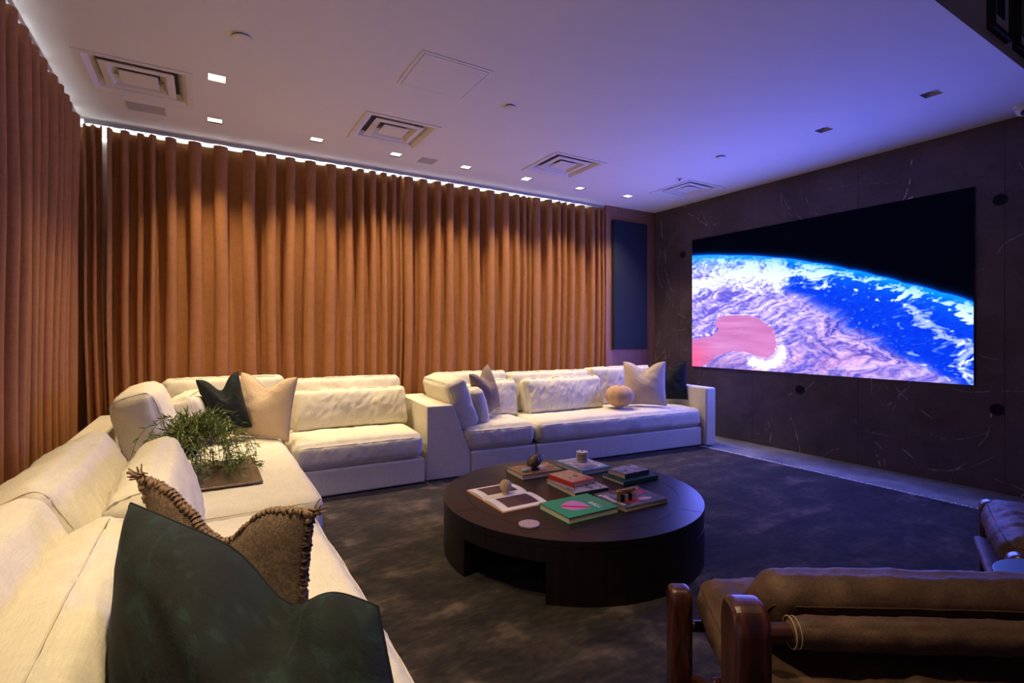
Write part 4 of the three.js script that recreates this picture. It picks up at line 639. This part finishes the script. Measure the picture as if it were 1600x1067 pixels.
// shell, agate, gold animal, coaster
{
  const t = thing('shell_ornament', 'dark brown curled shell ornament on the brown book', 'ornament', [1.885, TOP + 0.0322, -2.845]);
  const P = [], I = [], nu = 30, nv = 16; for (let i = 0; i <= nu; i++) for (let j = 0; j <= nv; j++) { const u = i / nu, a = (j / nv - 0.5) * 4.1, r = 0.04 * Math.sin(Math.PI * Math.pow(u, 0.72) * 0.97 + 0.05) * (1 + 0.12 * Math.sin(u * 40) * 0.3 + 0.12 * noise(u * 6, j * 0.5)); P.push(-0.07 + 0.165 * u, 0.034 + 0.05 * u + r * Math.cos(a) * 0.95, r * Math.sin(a) * 1.15); }
  for (let i = 0; i < nu; i++) for (let j = 0; j < nv; j++) { const a = i * (nv + 1) + j, b = a + nv + 1; I.push(a, b, a + 1, b, b + 1, a + 1); }
  const g = new THREE.BufferGeometry(); g.setAttribute('position', new THREE.Float32BufferAttribute(P, 3)); g.setIndex(I); g.setAttribute('uv', new THREE.Float32BufferAttribute(new Float32Array(P.length / 3 * 2), 2)); g.computeVertexNormals();
  const s = obj('shell', g, std({ color: rgb(0.055, 0.03, 0.014), roughness: 0.45, side: THREE.DoubleSide }), t); s.rotation.y = 0.35;
  obj('foot', new THREE.LatheGeometry([[0, 0], [0.03, 0], [0.024, 0.012], [0.014, 0.03], [0, 0.04]].map(a => new THREE.Vector2(...a)), 20), std({ color: rgb(0.10, 0.07, 0.04), roughness: 0.6 }), t);
  const rock = (r, sy, sd) => { const q = new THREE.IcosahedronGeometry(r, 3), p = q.attributes.position; for (let i = 0; i < p.count; i++) { const v = V(p.getX(i), p.getY(i), p.getZ(i)); v.multiplyScalar(1 + 0.25 * fbm(v.x * 20 + sd, v.y * 20, v.z * 20, 2)); p.setXYZ(i, v.x, Math.max(-r * 0.5, v.y) * sy, v.z); } q.computeVertexNormals(); q.computeBoundingBox(); q.translate(0, -q.boundingBox.min.y, 0); return q; };
  const st = thing('crystal', 'pale blue mineral lump beside the dark shell on the brown book', 'ornament', [1.80, TOP + 0.0322, -2.83]); obj('lump', rock(0.026, 0.6, 1), std({ color: rgb(0.30, 0.40, 0.42), roughness: 0.3 }), st);
  const c = thing('coaster', 'flat lilac agate slice coaster on the coffee table', 'coaster', [1.364, TOP, -2.109]);
  const sh = new THREE.Shape(), sh2 = new THREE.Shape(); for (let k = 0; k <= 60; k++) { const a = k / 60 * 6.2832, r = 0.051 * (1 + 0.05 * noise(Math.cos(a) * 1.5, Math.sin(a) * 1.5, 2)); k ? sh.lineTo(r * Math.cos(a), r * Math.sin(a)) : sh.moveTo(r, 0); const r2 = r * 0.94; k ? sh2.lineTo(r2 * Math.cos(a), r2 * Math.sin(a)) : sh2.moveTo(r2, 0); }
  obj('slice', new THREE.ExtrudeGeometry(sh, { depth: 0.005, bevelEnabled: true, bevelSize: 0.001, bevelThickness: 0.001, bevelSegments: 2 }).rotateX(-HP).translate(0, 0.001, 0), std({ color: rgb(0.42, 0.34, 0.42), roughness: 0.25 }), c);
  const top = uvMetres(new THREE.ShapeGeometry(sh2).rotateX(-HP).translate(0, 0.0074, 0));
  const ag = dataTex(256, 256, (u, v) => { const x = u - 0.5, y = v - 0.5, r = Math.hypot(x, y) * 2 + 0.12 * fbm(u * 5, v * 5, 2), k = 0.5 + 0.5 * Math.sin(r * 34), f = fbm(u * 30, v * 30, 4, 3); return [0.62 + 0.16 * k + 0.5 * f, 0.53 + 0.18 * k + 0.5 * f, 0.62 + 0.16 * k + 0.5 * f]; }); ag.repeat.set(10, 10); ag.offset.set(0.5, 0.5);
  obj('banding', top, std({ map: ag, roughness: 0.2 }), c);
  // gold animal on a striped block
  const a = thing('animal_ornament', 'gold leopard figurine on a striped black and clear block', 'ornament', [1.985, TOP + 0.0236, -2.085], 0.0);
  const gold = std({ color: rgb(0.55, 0.27, 0.05), roughness: 0.35, metalness: 0.7 });
  for (let k = 0; k < 4; k++) obj('block', rbox(0.026, 0.036, 0.034, 0.001, 2).translate(-0.042 + k * 0.0265, 0.018, 0), k % 2 ? std({ color: rgb(0.36, 0.34, 0.35), roughness: 0.2 }) : std({ color: rgb(0.01, 0.01, 0.011), roughness: 0.2 }), a);
  obj('crystal_block', rbox(0.018, 0.044, 0.034, 0.001, 2).translate(0.062, 0.022, 0), phys({ color: rgb(0.9, 0.88, 1), roughness: 0.05, transmission: 0.85, thickness: 0.01 }), a);
  const body = [tube([[-0.05, 0.052, 0], [-0.02, 0.053, 0], [0.02, 0.051, 0], [0.05, 0.054, 0]], 0.0125, 30, 12), new THREE.SphereGeometry(0.012, 18, 12).scale(1.25, 1, 0.9).translate(-0.064, 0.053, 0.003), new THREE.SphereGeometry(0.0115, 16, 10).translate(0.05, 0.055, 0), new THREE.ConeGeometry(0.004, 0.009, 8).translate(-0.061, 0.066, 0.008), new THREE.ConeGeometry(0.004, 0.009, 8).translate(-0.061, 0.066, -0.006), tube([[0.058, 0.062, 0], [0.072, 0.066, 0.004], [0.08, 0.06, 0.01], [0.078, 0.05, 0.012]], 0.0032, 20, 8)];
  for (const [lx, lz, to] of [[-0.046, 0.008, -0.07], [-0.04, -0.008, -0.052], [0.04, 0.009, 0.028], [0.048, -0.009, 0.06]]) body.push(tube([[lx, 0.056, lz], [(lx + to) / 2, 0.044, lz], [to, 0.039, lz]], 0.005, 12, 8));
  obj('leopard', body, gold, a);
  obj('front_leg', [tube([[-0.062, 0.05, 0.008], [-0.066, 0.03, 0.012], [-0.066, 0.003, 0.014]], 0.0042, 14, 8)], gold, a);
}

// ---------------------------------------------------------------- lounge chairs
function loungeChair(label, [ax, , az], turn, wide = 0) {   // wide: metres added to the width, to the sitter's right
  const t = thing('lounge_chair', label, 'chair', [ax, 0.004, az], turn);
  const post = (top, w, dep) => { const s = new THREE.Shape(), r = dep * 0.48; s.moveTo(-dep / 2, 0); s.lineTo(-dep / 2, top - r * 1.3); s.quadraticCurveTo(-dep / 2, top, -dep / 2 + r, top); s.lineTo(dep / 2 - r, top); s.quadraticCurveTo(dep / 2, top, dep / 2, top - r * 1.3); s.lineTo(dep / 2 * 0.9, 0); s.closePath(); return uvMetres(new THREE.ExtrudeGeometry(s, { depth: w - 0.036, bevelEnabled: true, bevelSize: 0.018, bevelThickness: 0.018, bevelOffset: -0.018, bevelSegments: 5, curveSegments: 12 }).translate(0, 0, -(w - 0.036) / 2).rotateY(HP)); };
  const W = wide / 2;
  for (const s of [-1, 1]) {
    obj('front_leg', post(0.40, 0.07, 0.085).translate(s * (0.385 + W), 0.0135, -0.235), M.rose, t);
    obj('rear_leg', post(0.59, 0.085, 0.12).translate(s * (0.35 + W), 0.0135, 0.215), M.rose, t);
    const br = obj('side_brace', rbox(0.034, 0.05, 0.34, 0.014).translate(0, 0, 0), M.rose, t); br.position.set(s * (0.35 + W), 0.21, -0.02); br.rotation.x = -0.45;
  }
  obj('rear_rail', new THREE.CylinderGeometry(0.021, 0.021, 0.66 + wide, 20).rotateZ(HP).translate(0, 0.545, 0.25), M.rose, t);
  obj('front_rail', new THREE.CylinderGeometry(0.018, 0.018, 0.72 + wide, 20).rotateZ(HP).translate(0, 0.28, -0.235), M.rose, t);
  obj('cross_rail', rbox(0.64 + wide, 0.05, 0.03, 0.01).translate(0, 0.16, -0.12), M.rose, t);
  obj('cross_rail', rbox(0.64 + wide, 0.05, 0.03, 0.01).translate(0, 0.16, 0.16), M.rose, t);
  const sl = softBox(0.55 + wide, 0.066, 0.066, { r: 0.03, crown: [0.002, 0.004, 0.004], wr: 0.003, sd: 51 }); const sling = obj('back_sling', sl.g, M.leather, t); sling.position.set(0.005, 0.545, 0.25);
  const st = []; for (const s of [-1, 1]) st.push(new THREE.TorusGeometry(0.0345, 0.0015, 6, 30).rotateY(HP).translate(s * (0.262 + W), 0.545, 0.25), new THREE.TorusGeometry(0.0345, 0.0012, 6, 30).rotateY(HP).translate(s * (0.25 + W), 0.545, 0.25));
  obj('stitching', st, M.stitch, t);
  const seat = softBox(0.655 + wide, 0.15, 0.50, { r: 0.065, crown: [0.01, 0.03, 0.012], wr: 0.008, sd: 52 }); const sc = obj('seat_cushion', seat.g, M.leather, t); sc.position.set(0, 0.335, -0.025); sc.rotation.x = 0.17;
  obj('welt', [seat.loop('y', 1)], M.leather, sc);
  const back = softBox(0.57 + wide, 0.50, 0.13, { r: 0.06, crown: [0.01, 0.012, 0.02], wr: 0.004, sd: 53 }); const bc = obj('back_cushion', back.g, M.leather, t); bc.position.set(0, 0.425, -0.01); bc.rotation.x = 0.78;
  obj('welt', [back.loop('z', 1)], M.leather, bc);
  const under = softBox(0.58 + wide, 0.04, 0.5, { r: 0.018, wr: 0.002, sd: 54, crown: [0, 0, 0] }); const u = obj('seat_sling', under.g, M.leather, t); u.position.set(0, 0.212, -0.06); u.rotation.x = 0.12;
  return t;
}
const chairAt = FWD.clone().multiplyScalar(1.43).addScaledVector(RGT, 0.925 + 0.12);
loungeChair('brown leather lounge chair with rosewood posts seen from behind', [chairAt.x, 0, chairAt.z], -YAW - 0.05, 0.24);
const second = [3.08, 0, -0.597], face = Math.atan2(0.377, 0.926);
loungeChair('brown leather lounge chair facing the coffee table beside the small round table', second, face);
{
  const p = FWD.clone().multiplyScalar(1.62).addScaledVector(RGT, 1.765), t = thing('side_table', 'small round blue topped side table between the two lounge chairs', 'table', [p.x, 0.0135, p.z]);
  const m = std({ color: rgb(0.06, 0.14, 0.40), roughness: 0.4 });
  obj('table_top', new THREE.LatheGeometry([[0, 0.425], [0.165, 0.425], [0.18, 0.43], [0.18, 0.44], [0.176, 0.445], [0, 0.445]].map(a => new THREE.Vector2(...a)), 60), m, t);
  obj('stem', new THREE.CylinderGeometry(0.016, 0.016, 0.415, 20).translate(0, 0.2175, 0), M.blackMetal, t);
  obj('foot', new THREE.LatheGeometry([[0, 0], [0.13, 0], [0.13, 0.008], [0.02, 0.02], [0, 0.02]].map(a => new THREE.Vector2(...a)), 40), M.blackMetal, t);
}
scene.traverse(o => { if (o.isMesh) { o.castShadow = true; o.receiveShadow = true; } });
renderer.render(scene, camera);
